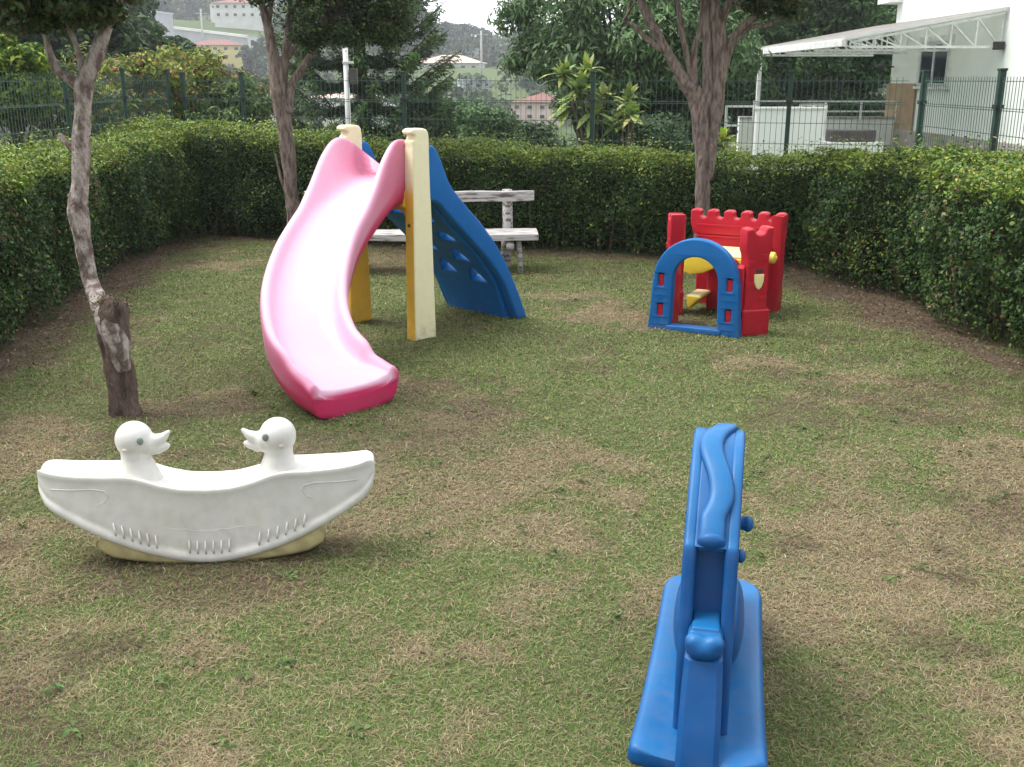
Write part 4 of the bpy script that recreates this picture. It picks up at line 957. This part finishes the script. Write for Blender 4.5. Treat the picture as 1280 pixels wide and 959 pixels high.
# ------------------------------------------------------------------ white house, right
HX = 8.8
HO = thing('white_house', (HX, 17, 0), 'white rendered house with a stone plinth at the right edge', 'house')
def hl_(x, y, z): return (x-HX, y-17, z)
mb = MB(); mb.box(hl_(HX+3.5, 17.35, 3.1), (7, 15.7, 6.2)); mb.build('wall', M_housewall, HO)
mb = MB(); mb.box(hl_(HX+3.47, 17.34, .17), (7.06, 15.76, .56)); mb.build('plinth', M_stone, HO, bevel=.01)
mb = MB(); mb.box(hl_(HX-.02, 25.3, 4.35), (.55, .8, 2.3)); mb.build('upper_corner_block', M_housewall, HO)
def window(y0, y1, z0, z1):
    yc_, zc_ = (y0+y1)/2, (z0+z1)/2; w, h = y1-y0, z1-z0
    mb = MB(); mb.box(hl_(HX-.012, yc_, z0-.05), (.10, w+.36, .06)); mb.box(hl_(HX-.006, yc_, z1+.07), (.05, w+.30, .12))
    mb.box(hl_(HX-.006, y0-.07, zc_), (.05, .14, h)); mb.box(hl_(HX-.006, y1+.07, zc_), (.05, .14, h)); f = mb.build('window', M_wpaint, HO, bevel=.006)
    mb = MB(); mb.box(hl_(HX-.008, yc_, zc_), (.03, w-.006, h-.006)); mb.build('pane', M_glass, f)
    mb = MB()
    for yy in (y0+.03, yc_-.02, yc_+.02, y1-.03): mb.box(hl_(HX-.028, yy, zc_), (.03, .035, h-.02))
    for zz in (z0+.025, z1-.025): mb.box(hl_(HX-.027, yc_, zz), (.026, w-.10, .04))
    mb.build('sash', M_frame, f)
wy0, wy1 = HX*F/(1187-640), HX*F/(1150-640)
k_ = math.cos(PITCH)
window(21.9, 23.4, at(1170, 107, 22.6).z, at(1170, 53, 22.6).z)
window(16.2, 17.35, .9, 2.0)
BO = thing('board', (HX-.04, 24.35, .35), 'brown board leaning on the corner of the white house', 'board')
mb = MB(); mb.box((0, 0, .52), (.03, 1.75, 1.15)); mb.build('sheet', M_board, BO, bevel=.004)
LA = thing('wall_lamp', (HX-.02, 25.0, at(1117, 84, 25.2).z), 'small dark wall lamp on the far corner of the white house', 'lamp')
mb = MB(); mb.tube([(0, 0, 0), (-.16, 0, .03), (-.28, 0, .0)], [.015]*3, 8); mb.build('arm', M_black, LA, True)
mb = MB(); mb.tube([(-.26, 0, .06), (-.30, 0, .0), (-.36, 0, -.07)], [.04, .08, .11], 12); mb.build('lamp_head', M_black, LA, True)
# lean-to awning
ax = 6.06; zl = at(1062, 50, 19.6).z; zh = at(1248, 13, 19.6).z
AW = thing('awning', (ax, 19.6, 0), 'lean-to awning on white steel trusses attached to the white house', 'awning')
y0_, y1_ = 0, 7.0; Wd = HX-ax
mb = MB(); v = [(-.12, -.1, zl+.0), (Wd, -.1, zh), (Wd, y1_+.15, zh), (-.12, y1_+.15, zl)]
vb = [mb.bm.verts.new(p) for p in v]; vt = [mb.bm.verts.new((p[0], p[1], p[2]+.06)) for p in v]
mb.bm.faces.new(vb[::-1]); mb.bm.faces.new(vt)
for i in range(4): mb.bm.faces.new((vb[i], vb[(i+1) % 4], vt[(i+1) % 4], vt[i]))
mb.build('roof_sheet', M_poly, AW)
mb = MB(); mb.quadbox((-.14, -.1, zl-.05), (-.14, y1_+.15, zl-.05), .08, .13); mb.build('gutter', M_wpaint, AW, bevel=.01)
zbt = at(1150, 43, 18.75).z
for yy in (0, 2.3, 4.6, 6.9):
    mb = MB(); zb_ = min(zbt, zl-.12) if False else zl-.02-.03
    sl_ = (zh-zl)/Wd
    zc0 = zl-.12
    mb.quadbox((0, yy, zc0), (Wd-.02, yy, zc0), .04, .045); mb.quadbox((0, yy, zl-.04), (Wd-.02, yy, zh-.045), .04, .04)
    nn_ = 6
    for k in range(nn_+1):
        x_ = (Wd-.05)*k/nn_; mb.quadbox((x_, yy+.003, zc0), (x_+.001, yy+.003, zl-.04+sl_*x_), .028, .028)
        if k < nn_:
            x2 = (Wd-.05)*(k+1)/nn_; mb.quadbox((x2, yy-.003, zc0), (x_, yy-.003, zl-.04+sl_*x_), .026, .026)
    mb.build('truss', M_wpaint, AW)
mb = MB()
for x_ in (.6, 1.4, 2.1): mb.quadbox((x_, -.05, zl-.02+sl_*x_-.01), (x_, y1_+.1, zl-.02+sl_*x_-.01), .03, .03)
mb.build('purlins', M_wpaint, AW)
mb = MB(); mb.box((0, y1_-.02, (zl-.12)/2-.02), (.09, .09, zl-.1)); mb.build('support_post', M_wpaint, AW, bevel=.006)
mb = MB(); mb.box((Wd-.10, -.06, zc0+.02), (.16, .14, .14)); mb.build('wall_bracket', M_black, AW, bevel=.01)
# terrace walls, railings, box
TW = thing('terrace_wall', at(985, 170, 17.5), 'low white parapet wall in front of the terrace beside the awning post', 'wall')
TW.location.z = 0; a0 = at(945, 137, 17.5); a1 = at(1029, 143, 17.5)
mb = MB(); mb.box((0, 0, a0.z/2), (a1.x-a0.x, .16, a0.z)); mb.build('wall_face', M_housewall, TW)
mb = MB(); mb.box((0, 0, a0.z+.02), (a1.x-a0.x+.05, .2, .04)); mb.build('coping', M_wpaint, TW, bevel=.005)
TW2 = thing('back_wall', (7.1, 24.6, 0), 'long low white wall at the back of the terrace under the railing', 'wall')
mb = MB(); mb.box((0.3, 0, .3), (4.4, .15, .72)); mb.build('wall_face', M_housewall, TW2)
mb = MB(); mb.box((0.3, 0, .69), (4.4, .2, .05)); mb.build('coping', M_concrete, TW2)
def railing(name, label, a, b, z0, zs, nv):
    a, b = Vector(a), Vector(b); th = thing(name, (a.x, a.y, 0), label, 'railing', 0, 'white railings on the terrace'); d = b-a
    mb = MB()
    for z in zs: mb.quadbox((0, 0, z), (d.x, d.y, z), .035, .035)
    mb.build('rails', M_wpaint, th)
    for k in range(nv+1):
        mb = MB(); mb.box((d.x*k/nv, d.y*k/nv, (z0+zs[0])/2), (.04, .04, zs[0]-z0+.03)); mb.build('upright', M_wpaint, th)
zr1 = at(925, 133, 19).z
railing('railing', 'white steel railing left of the low terrace wall, beside the spreading tree', (at(908, 133, 19).x, 19, 0), (at(944, 133, 19).x, 19, 0), -.05, [zr1, zr1-.33, zr1-.66], 1)
zr2 = at(1060, 127, 24.3).z
railing('railing', 'white steel railing along the top of the long back terrace wall', (5.5, 24.45, 0), (8.75, 24.45, 0), .6, [zr2, zr2-.22], 4)
zr3 = at(1020, 131, 20).z
railing('railing', 'short white handrail beside the terrace steps', (at(1001, 131, 20).x, 20, 0), (at(1033, 131, 20).x, 20, 0), -.05, [zr3, zr3-.25], 2)
DB = thing('garden_bench', (at(1063, 170, 20).x, 20, 0), 'dark grey slab bench on a pale base by the terrace wall', 'bench')
zq = at(1063, 162, 20).z
mb = MB(); mb.box((0, 0, zq-.11), (.84, .4, .22)); mb.build('seat', M_bench2, DB, bevel=.03)
mb = MB(); mb.box((0, 0, (zq-.22)/2), (1.1, .5, zq-.22)); mb.build('base', M_housewall, DB, bevel=.01)

# ------------------------------------------------------------------ vegetation beyond the fence
def far_tree(name, label, c, rad, nclump, per, rc, lsize, cols, seed, trunk_r=.15, zb=None, aspect=.5, droop=0, cat='tree', group=None, shell=.55, flat=.75, m=None, lean=(0, 0)):
    c = Vector(c); z0 = tz(c.x, c.y) if zb is None else zb
    th = thing(name, (c.x, c.y, z0), label, cat, 0, group or {'broad_tree': 'broad trees beyond the back fence', 'bush': 'bushes beyond the back fence', 'hillside_tree': 'trees beyond the left fence', 'shrub': 'shrubs beyond the left fence', 'skyline_tree': 'trees on the far hillside'}[name])
    P, N, k, cc = crown_points((0, 0, c.z-z0), rad, nclump, per, rc, seed=seed, shell=shell, flat=flat)
    g = np.random.default_rng(seed); tt = .8+.4*g.random(nclump)
    cl = pal(cols, len(P), jit=.15)*tt[k][:, None]
    leaves('crown', P, N, lsize*(.6+.7*rng.random(len(P))), np.clip(cl, .002, .9), m or M_leaf, th, aspect=aspect, droop=droop)
    if trunk_r:
        mb = MB(); hh = c.z-z0
        mb.tube([(lean[0], lean[1], -.2), (lean[0]*.5, 0, hh*.4), (0, 0, hh)], [trunk_r, trunk_r*.8, trunk_r*.5], 9, .15)
        for q in cc[::max(1, len(cc)//14)]:
            q = Vector(q); st = Vector((0, 0, hh*(.35+.4*g.random()))); mb.tube([st, (st+q)/2+Vector((0, 0, .06*rad[2])), q], [trunk_r*.4, trunk_r*.25, trunk_r*.06], 6, .1)
        mb.build('trunk', M_darkbark, th, True)
    return th
DG = [(.042, .085, .026), (.06, .115, .035), (.03, .06, .022), (.09, .15, .045)]
MG = [(.085, .15, .055), (.12, .20, .08), (.055, .105, .04), (.16, .24, .11)]
# big drooping-leaved tree
far_tree('broad_tree', 'huge broad tree with long drooping pale green leaves over the pink house', at(785, 40, 20), (2.35, 2.0, 1.3), 110, 330, .5, .17, MG, 101, .22, aspect=.26, droop=1.6)
far_tree('broad_tree', 'dark dense tree low behind the yellow-green rosette plant', at(815, 125, 20.5), (1.45, 1.3, 1.0), 90, 240, .5, .13, [(.03, .075, .02), (.05, .11, .03), (.02, .045, .015)], 102, .2, aspect=.5)
far_tree('broad_tree', 'tall dark tree behind the spreading tree, right of the broad drooping one', at(930, 30, 31), (3.3, 2.2, 3.0), 110, 240, .65, .16, DG, 103, .25)
far_tree('broad_tree', 'glossy green tree seen under the awning beside the white house', at(1040, 70, 32), (2.8, 2.2, 2.9), 110, 260, .6, .17, [(.05, .11, .03), (.07, .15, .04), (.03, .065, .02)], 104, .25)
far_tree('broad_tree', 'very dark tree rising above the awning roof', at(1030, -20, 37), (4.0, 2.5, 3.0), 100, 200, .9, .2, DG, 105, .3)
far_tree('broad_tree', 'shadowy tree behind the left end of the awning', at(960, 110, 30.5), (2.1, 1.7, 1.8), 70, 240, .55, .15, DG+[(.06, .12, .05)], 106, .2)
far_tree('broad_tree', 'leafy tree low between the pink house and the broad tree trunk', at(745, 105, 24), (1.0, 1.2, .9), 50, 220, .35, .14, MG, 107, .2, aspect=.35, droop=.6)
# low bushes just beyond the back fence
k = 0
for (u, v, Y_, rx, rz, lab) in [(600, 165, 17, .55, .45, 'round mid-green bush beyond the fence, nearest the right slide post'), (655, 176, 26, 1.0, .4, 'bush in front of the pink house'),
        (540, 160, 19, .6, .5, 'pale green bush low beyond the fence beside the conifer'), (800, 168, 15.5, .7, .35, 'low bush at the foot of the rosette plant'), (565, 150, 60, 2.6, 1.0, 'dark clump of trees far down in the valley'),
        (500, 150, 40, 2.2, 1.3, 'bush down the slope behind the conifer')]:
    p = at(u, v, Y_); k += 1
    far_tree('bush', lab, p, (rx, rx, rz), 34, 200, rx*.33, .07 if Y_ < 22 else (.12 if Y_ < 45 else .4), MG if k % 2 else [(.05, .09, .04), (.08, .13, .055)], 200+k, .04, cat='bush')
# left background trees
for i, (u, v, Y_, rx, rz, lab) in enumerate([(30, 40, 24, 2.2, 1.6, 'dark green tree behind the left fence at the photo edge'), (110, 72, 27, 1.9, 1.0, 'mid-green tree behind the leaning tree'),
        (200, 84, 34, 1.6, .7, 'green tree just left of the yellow house'), (120, 14, 60, 2.6, 1.6, 'dark tree high on the left slope'), (60, 0, 45, 4.2, 2.6, 'tall dark tree top left above the fence')]):
    far_tree('hillside_tree', lab, at(u, v, Y_), (rx, rx*.8, rz), 90, 200, rx*.26, .15+.004*Y_, [(.045, .08, .03), (.07, .12, .045), (.03, .055, .022)], 300+i, .16)
# croton shrubs behind the left fence
for i, (u, v, Y_, rx, rz, lab, cols) in enumerate([
        (15, 100, 11.5, .5, .5, 'yellow-green shrub at the far left behind the fence', [(.22, .28, .03), (.12, .2, .03), (.06, .12, .03)]),
        (75, 118, 13.0, .7, .5, 'olive shrub behind the leaning tree trunk', [(.08, .13, .03), (.2, .24, .04), (.12, .12, .08)]),
        (165, 108, 15.0, .75, .45, 'variegated yellow shrub right of the leaning tree', [(.30, .32, .06), (.16, .24, .05), (.08, .14, .04), (.3, .16, .08)]),
        (228, 106, 16.0, .75, .45, 'bright yellow-green shrub below the yellow house', [(.28, .32, .06), (.18, .26, .05), (.10, .16, .04), (.22, .14, .07)]),
        (275, 130, 17.0, .75, .5, 'greenish-yellow shrub beside the back fence corner', [(.20, .25, .07), (.12, .18, .05), (.07, .12, .04), (.25, .12, .08)]),
        (300, 140, 15.5, .5, .4, 'low green shrub at the back fence corner', [(.09, .15, .05), (.14, .2, .06)])]):
    far_tree('shrub', lab, at(u, v, Y_), (rx, rx*.8, rz), 46, 150, rx*.3, .085, cols, 400+i, .05, cat='shrub', aspect=.42)
# dry undergrowth behind the left fence
def under():
    n = 26000; x = -4.6-3.5*rng.random(n)**1.3; y = 6.5+9*rng.random(n); z = terr(x, y)+1.25*rng.random(n)*(fb(x, y, 1.2, 77, 3)*1.5)
    c = pal([(.12, .15, .07), (.20, .18, .12), (.07, .10, .04), (.26, .24, .17)], n)
    o = leaves('undergrowth', np.stack([x, y, z], 1), unit(rng.normal(size=(n, 3))+np.array((0, 0, .4))), .05+.06*rng.random(n), c, M_leaf, aspect=.3)
    tag(o, 'tangled dry undergrowth on the bank beyond the left fence', 'undergrowth', kind='stuff')
under()
# rosette plants (long strap leaves)
def rosette_plant(name, label, base, heads, stem_r, L0, cols, seed):
    base = Vector(base); th = thing(name, base, label, 'plant', 0, 'rosette plants beyond the fence'); g = np.random.default_rng(seed); mb = MB(); Vs, Fs, Cs = [], [], []; nv = 0
    for hp in heads:
        q = Vector(hp)-base; mb.tube([(0, 0, 0), (q.x*.3, q.y*.3, q.z*.5), q], [stem_r, stem_r*.7, stem_r*.45], 8, .1)
        for k in range(34):
            az = g.random()*6.283; el = g.uniform(-.2, 1.45); Lf = L0*(.7+.5*g.random()); w = Lf*.12
            d = Vector((math.cos(az)*math.cos(el), math.sin(az)*math.cos(el), math.sin(el))); sd_ = Vector((-math.sin(az), math.cos(az), 0))
            c = pal(cols, 1)[0]; st = q-Vector((0, 0, .12*g.random()))
            for j in range(4):
                t = j/3; p = st+d*Lf*t-Vector((0, 0, Lf*.42*t*t*(1.1-el*.3))); ww = w*(.6+1.2*t*(1-t)*2)*(1 if j < 3 else .15)
                Vs += [p-sd_*ww, p+sd_*ww]; Cs += [c, c]
            for j in range(3): a = nv+2*j; Fs.append((a, a+1, a+3, a+2))
            nv += 8
    mb.build('stem', M_darkbark, th, True)
    mesh_np('leaf_rosettes', np.array(Vs), np.array(Fs), np.array(Cs), M_leaf, th)
YG = [(.28, .34, .08), (.20, .28, .06), (.13, .20, .05), (.34, .38, .12)]
b0 = at(745, 175, 15); b0.z = tz(b0.x, 15)
rosette_plant('rosette_plant', 'tall yellow-green rosette-leaved plant in front of the broad tree', b0, [at(705, 92, 15), at(735, 88, 15.1), at(725, 112, 14.8), at(755, 118, 15.2), at(712, 130, 15.3), at(742, 140, 14.9)], .05, .36, YG, 5)
b0 = at(785, 175, 14.6); b0.z = tz(b0.x, 14.6)
rosette_plant('rosette_plant', 'smaller rosette-leaved plant right of the tall yellow-green one', b0, [at(785, 122, 14.6), at(790, 142, 14.4), at(775, 150, 14.8)], .045, .30, YG, 6)
b0 = at(906, 185, 12.5); b0.z = 0
rosette_plant('rosette_plant', 'small yellow plant peeping over the hedge beside the spreading tree trunk', b0, [at(905, 172, 12.5)], .03, .22, [(.4, .42, .06), (.3, .36, .06)], 7)

# conifer with tiered upswept branches
def conifer():
    c = at(455, 165, 19); z0 = tz(c.x, 19); th = thing('conifer', (c.x, 19, z0), 'dark tiered conifer with upturned branch tips behind the slide', 'conifer tree'); g = np.random.default_rng(3)
    mb = MB(); Ht = at(450, -60, 19).z-z0; mb.tube([(0, 0, -.2), (0, 0, Ht*.5), (0, 0, Ht)], [.16, .12, .03], 10, .1)
    P, N, C, A_ = [], [], [], []
    z = 1.0; tier = 0
    while z < Ht-.2:
        Rr = 2.05*(1-.42*z/Ht)+.1; nb = 12
        for k in range(nb):
            az = 6.283*k/nb+tier*.7+g.normal()*.12; Lr = Rr*(.85+.3*g.random()); d = np.array((math.cos(az), math.sin(az)))
            path = []
            for t in np.linspace(0.05, 1, 14):
                zz = z-.12*Lr*math.sin(t*3.0)+.75*max(0, t-.5)**1.4*Lr+.05*g.normal()*0; path.append((d[0]*Lr*t, d[1]*Lr*t, zz))
            mb.tube([Vector(path[0]), Vector(path[6]), Vector(path[-1])], [.03, .02, .008], 5)
            path = np.array(path)
            n = 520; tt = (g.random(n)**.7)*.93+.07; ii = tt*13-.65; ii = np.clip(ii, 0, 12.99); i0 = ii.astype(int); f = (ii-i0)[:, None]
            i1 = np.minimum(i0+1, 13); p = path[i0]*(1-f)+path[i1]*f
            wd = .04+.115*np.sin(np.clip(tt, 0, 1)*2.6)[:, None]
            off = g.normal(size=(n, 3))*wd*np.array((.6, .6, .25)); P.append(p+off)
            N.append(unit(off/wd+np.array((0, 0, 1.))+.3*g.normal(size=(n, 3)))); A_.append(np.stack([d[0]+0*tt, d[1]+0*tt, .4+0*tt], 1)+off*4)
            tip = (tt > .8)[:, None]; cc = pal([(.022, .045, .022), (.032, .062, .028), (.045, .08, .03)], n); cn = pal([(.09, .15, .04), (.06, .11, .035)], n); C.append(np.where(tip, cn, cc))
        z += .40; tier += 1
    P = np.concatenate(P); N = np.concatenate(N); C = np.concatenate(C); A2 = np.concatenate(A_)
    mb.build('trunk', M_darkbark, th, True)
    leaves('needles', P, N, .09+.06*rng.random(len(P)), C, M_leaf, th, aspect=.22, along=A2)
conifer()

# ------------------------------------------------------------------ hillside houses
def cm(name, c, r=.85): return mat(name, c, r, tuple(x*.85 for x in c), .5)
M_hw = cm('render_white', (.75, .75, .72)); M_hy = cm('render_yellow', (.80, .66, .25)); M_hp = cm('render_pink', (.78, .60, .53)); M_hg = cm('render_grey', (.42, .43, .46)); M_rt = cm('tile_red', (.20, .075, .055)); M_rp = cm('tile_pale', (.55, .42, .36)); M_rg = cm('sheet_grey', (.50, .53, .58)); M_ho = cm('render_orange', (.60, .27, .16))
M_dw = mat('dark_window', (.05, .045, .05), .3)
def house(label, u, v, Y_, wpx, hpx, depth, wall, roof, rz=0, floors=2, ncol=4, rooftype='hip', rh=.35, cat='house', extra=None, group=None):
    """v = foot of the visible wall in the photo, wpx/hpx apparent width and height"""
    p = at(u, v, Y_); q = at(u, v-hpx, Y_); w = wpx/F*Y_; h = q.z-p.z; z0 = min(tz(p.x, Y_), p.z)-1.0
    th = thing('hillside_house', (p.x, Y_, z0), label, cat, rz, group or 'houses across the valley'); b = p.z-z0; hw = h*(1-rh) if rooftype != 'flat' else h
    mb = MB(); mb.box((0, depth/2, (b+hw)/2), (w, depth, b+hw)); mb.build('wall', wall, th)
    zt = b+hw; ov = w*.05
    if rooftype == 'flat':
        mb = MB(); mb.box((0, depth/2, zt+h*.05), (w+ov, depth+ov, h*.1)); mb.build('roof', roof, th)
    else:
        mb = MB(); x, y0, y1 = w/2+ov, -ov, depth+ov; ins = depth*.45 if rooftype == 'hip' else 0
        vs = [mb.bm.verts.new(t) for t in ((-x, y0, zt), (x, y0, zt), (x, y1, zt), (-x, y1, zt), (-x+ins, depth/2, zt+h*rh), (x-ins, depth/2, zt+h*rh))]
        for f in ((0, 1, 5, 4), (1, 2, 5), (2, 3, 4, 5), (3, 0, 4), (3, 2, 1, 0)): mb.bm.faces.new([vs[i] for i in f])
        mb.build('roof', roof, th)
    for fl_ in range(floors):
        for k in range(ncol):
            xx = -w/2+w*(k+.5)/ncol; zz = b+hw*(fl_+.55)/floors
            mb = MB(); mb.box((xx, -.02, zz), (w/ncol*.42, .12, hw/floors*.42)); wn = mb.build('window', M_wpaint, th)
            mb = MB(); mb.box((xx, -.06, zz), (w/ncol*.36, .10, hw/floors*.36)); mb.build('pane', M_dw, wn)
    if extra: extra(th, w, b, hw, depth)
    return th
def balcony(th, w, b, hw, depth):
    mb = MB(); mb.box((-w*.36, -.6, b+hw*.50), (w*.24, 1.2, .18)); mb.box((-w*.36, -1.15, b+hw*.58), (w*.24, .1, .7)); mb.build('balcony', M_hw, th)
    mb = MB(); mb.box((-w*.36, -1.0, b-.3), (w*.26, 2.0, hw*.30)); mb.build('porch', M_hg, th)
house('yellow two-storey house with a dark red tiled roof on the left hillside', 270, 76, 200, 62, 28, 9, M_hy, M_rt, R(6), 2, 5, 'hip', .3, extra=balcony)
house('large white house with a long veranda on top of the left hill', 300, 24, 250, 60, 27, 9, M_hw, M_rt, 0, 2, 6, 'hip', .25)
house('small white annexe next to the large hilltop house', 272, 12, 255, 18, 10, 6, M_hw, M_rt, 0, 1, 2, 'gable', .4)
house('grey block house stepping down the slope on the left', 182, 38, 180, 30, 22, 6, M_hg, M_rg, R(-8), 2, 3, 'flat')
house('low brown-roofed house on the left skyline', 212, 20, 280, 38, 14, 9, M_ho, M_rt, 0, 1, 4, 'hip', .5)
house('long orange-walled house with a pale roof in the gap of the valley', 560, 92, 200, 74, 24, 10, M_hw, M_rp, R(-5), 1, 6, 'hip', .45)
house('grey flat-roofed house to the left of the umbrella-shaped tree', 575, 76, 230, 42, 14, 8, M_hg, M_rg, 0, 1, 4, 'flat')
house('terracotta house half hidden by the conifer tips', 530, 90, 210, 26, 20, 8, M_ho, M_rt, 0, 1, 2, 'gable', .4)
house('grey apartment block low in the valley gap', 597, 128, 150, 34, 26, 8, M_hg, M_rg, R(10), 3, 3, 'flat')
house('pink gabled house between the trees beyond the back fence', 670, 152, 130, 62, 36, 8, M_hp, M_rt, R(-12), 2, 4, 'hip', .35)
house('white block behind the lower branches of the conifer', 480, 150, 95, 110, 16, 8, M_hw, M_rg, 0, 1, 7, 'flat')
house('pale building with a blue awning strip seen through the conifer', 430, 132, 110, 90, 16, 8, M_hw, M_rp, 0, 1, 6, 'hip', .4)
house('small white house behind the left limb of the conifer', 320, 128, 120, 50, 14, 7, M_hw, M_rt, 0, 1, 3, 'hip', .4)
house('narrow white house right of the yellow house', 322, 62, 205, 22, 16, 6, M_hw, M_rg, 0, 1, 2, 'flat')
house('low white shed left of the yellow house', 236, 70, 196, 26, 11, 5, M_hw, M_rg, 0, 1, 3, 'flat')
house('white house high behind the conifer top', 508, 52, 240, 20, 12, 6, M_hw, M_rt, 0, 1, 2, 'gable', .4)
# retaining wall below the white house
rw = thing('retaining_wall', at(263, 48, 222), 'long pale retaining wall crossing the left hillside', 'wall')
p0_, p1_ = at(214, 40, 225)-rw.location, at(312, 52, 218)-rw.location
mb = MB(); mb.quadbox(p0_-Vector((0, 0, 1)), p1_-Vector((0, 0, 1)), .5, 3.4); mb.build('wall_face', M_hg, rw)
mb = MB(); mb.quadbox(p0_+Vector((0, -.1, .9)), p1_+Vector((0, -.1, .9)), .8, .5); mb.build('coping', M_hw, rw)
# wooded hillside
def woods():
    g = np.random.default_rng(12); P_, N_, C_, S_ = [], [], [], []
    cnt = 0
    while cnt < 620:
        y_ = 60+(g.random()**.8)*300; az = g.uniform(-.56, .50); x_ = az*y_
        u = 640+x_/y_*F
        # keep the open grass slope and the houses clear
        if 190 < y_ < 262 and -.37 < az < -.235: continue
        if 236 < y_ < 262 and -.40 < az < -.22: continue
        if 82 < y_ < 112 and -.28 < az < -.02 and g.random() < .5: continue
        if 110 < y_ < 132 and -.03 < az < .07: continue
        if 150 < y_ < 200 and -.115 < az < -.0 : continue
        if 195 < y_ < 215 and -.12 < az < .0: continue
        if 150 < y_ < 200 and -.34 < az < -.24: continue
        r = g.uniform(2.2, 4.2)*(1+.3*(y_ > 250)); z_ = tz(x_, y_)
        nl = int(320*(1.0 if y_ < 150 else .75)); P, N, k, cc = crown_points((x_, y_, z_+r*.8), (r, r, r*.85), 12, nl//12, r*.42, seed=cnt+900)
        P_.append(P); N_.append(N); t = .75+.5*g.random(); hue = g.random()
        C_.append(pal([(.045+.03*hue, .085, .03), (.03, .06, .025), (.07+.04*hue, .12, .045)], len(P))*t); S_.append(np.full(len(P), .55+.002*y_)); cnt += 1
    P = np.concatenate(P_); o = leaves('hillside_woods', P, np.concatenate(N_), np.concatenate(S_), np.clip(np.concatenate(C_), .003, .5), M_leaf, aspect=.7)
    tag(o, 'wooded hillside across the valley', 'woods', kind='stuff')
woods()
# skyline trees one can tell apart
for i, (u, v, Y_, rx, rz, lab, shell, flat) in enumerate([
        (565, 42, 270, 6.6, 2.4, 'umbrella-shaped tree standing alone against the sky', .7, .4), (597, 62, 262, 4.5, 5.5, 'dark round tree right of the umbrella-shaped one', .5, .8),
        (528, 45, 240, 6.5, 5.0, 'broad grey-green tree on the skyline left of the umbrella-shaped one', .5, .8), (505, 22, 225, 4.5, 6.0, 'tall slender tree rising at the left side of the sky gap', .5, .8),
        (245, 8, 270, 3.2, 2.4, 'dark tree between the hilltop houses', .5, .8), (318, 75, 190, 2.6, 3.0, 'round dark tree right of the yellow house', .5, .8),
        (275, 96, 180, 4.0, 1.5, 'low dark trees below the yellow house', .5, .6), (180, 12, 230, 6, 4, 'dark clump left of the brown-roofed skyline house', .5, .7)]):
    far_tree('skyline_tree', lab, at(u, v, Y_), (rx, rx*.8, rz), 46, 90, rx*.26, .85, [(.035, .065, .035), (.05, .085, .04), (.03, .05, .03)], 600+i, .35, shell=shell, flat=flat)
# light pole against the sky
for i, (u, v0, v1, Y_, lab) in enumerate([(255, 66, 12, 210, 'utility pole on the slope left of the large white hilltop house'), (602, 100, 38, 190, 'slim utility pole in the valley gap')]):
    a = at(u, v0, Y_); b = at(u, v1, Y_); th = thing('utility_pole', (a.x, Y_, a.z-2), lab, 'pole', 0, 'utility poles across the valley')
    mb = MB(); mb.tube([(0, 0, 0), (0, 0, b.z-a.z+2)], [.22, .16], 8); mb.build('shaft', M_concrete, th, True)
    mb = MB(); mb.box((0, 0, b.z-a.z+1.3), (2.2, .15, .15)); mb.build('crossarm', M_concrete, th)

# ------------------------------------------------------------------ haze
hz = bpy.data.meshes.new('haze'); bm = bmesh.new(); bmesh.ops.create_cube(bm, size=1, matrix=Matrix.Translation((0, 170, 17)) @ Matrix.Diagonal((600, 520, 66, 1))); bm.to_mesh(hz); bm.free()
M_haze = bpy.data.materials.new('haze'); M_haze.use_nodes = True; n_h = M_haze.node_tree.nodes; n_h.clear()
ho = n_h.new('ShaderNodeOutputMaterial'); pv = n_h.new('ShaderNodeVolumePrincipled'); pv.inputs['Density'].default_value = .0008; pv.inputs['Color'].default_value = (.93, .96, 1.0, 1); pv.inputs['Anisotropy'].default_value = .2
M_haze.node_tree.links.new(pv.outputs[0], ho.inputs['Volume'])
USE_HAZE = True
if USE_HAZE:
    ho_ = link('haze', hz, M_haze); tag(ho_, kind='stuff'); ho_['label'] = 'thin pale haze filling the valley air'; ho_['category'] = 'haze'
    S.cycles.volume_bounces = 0
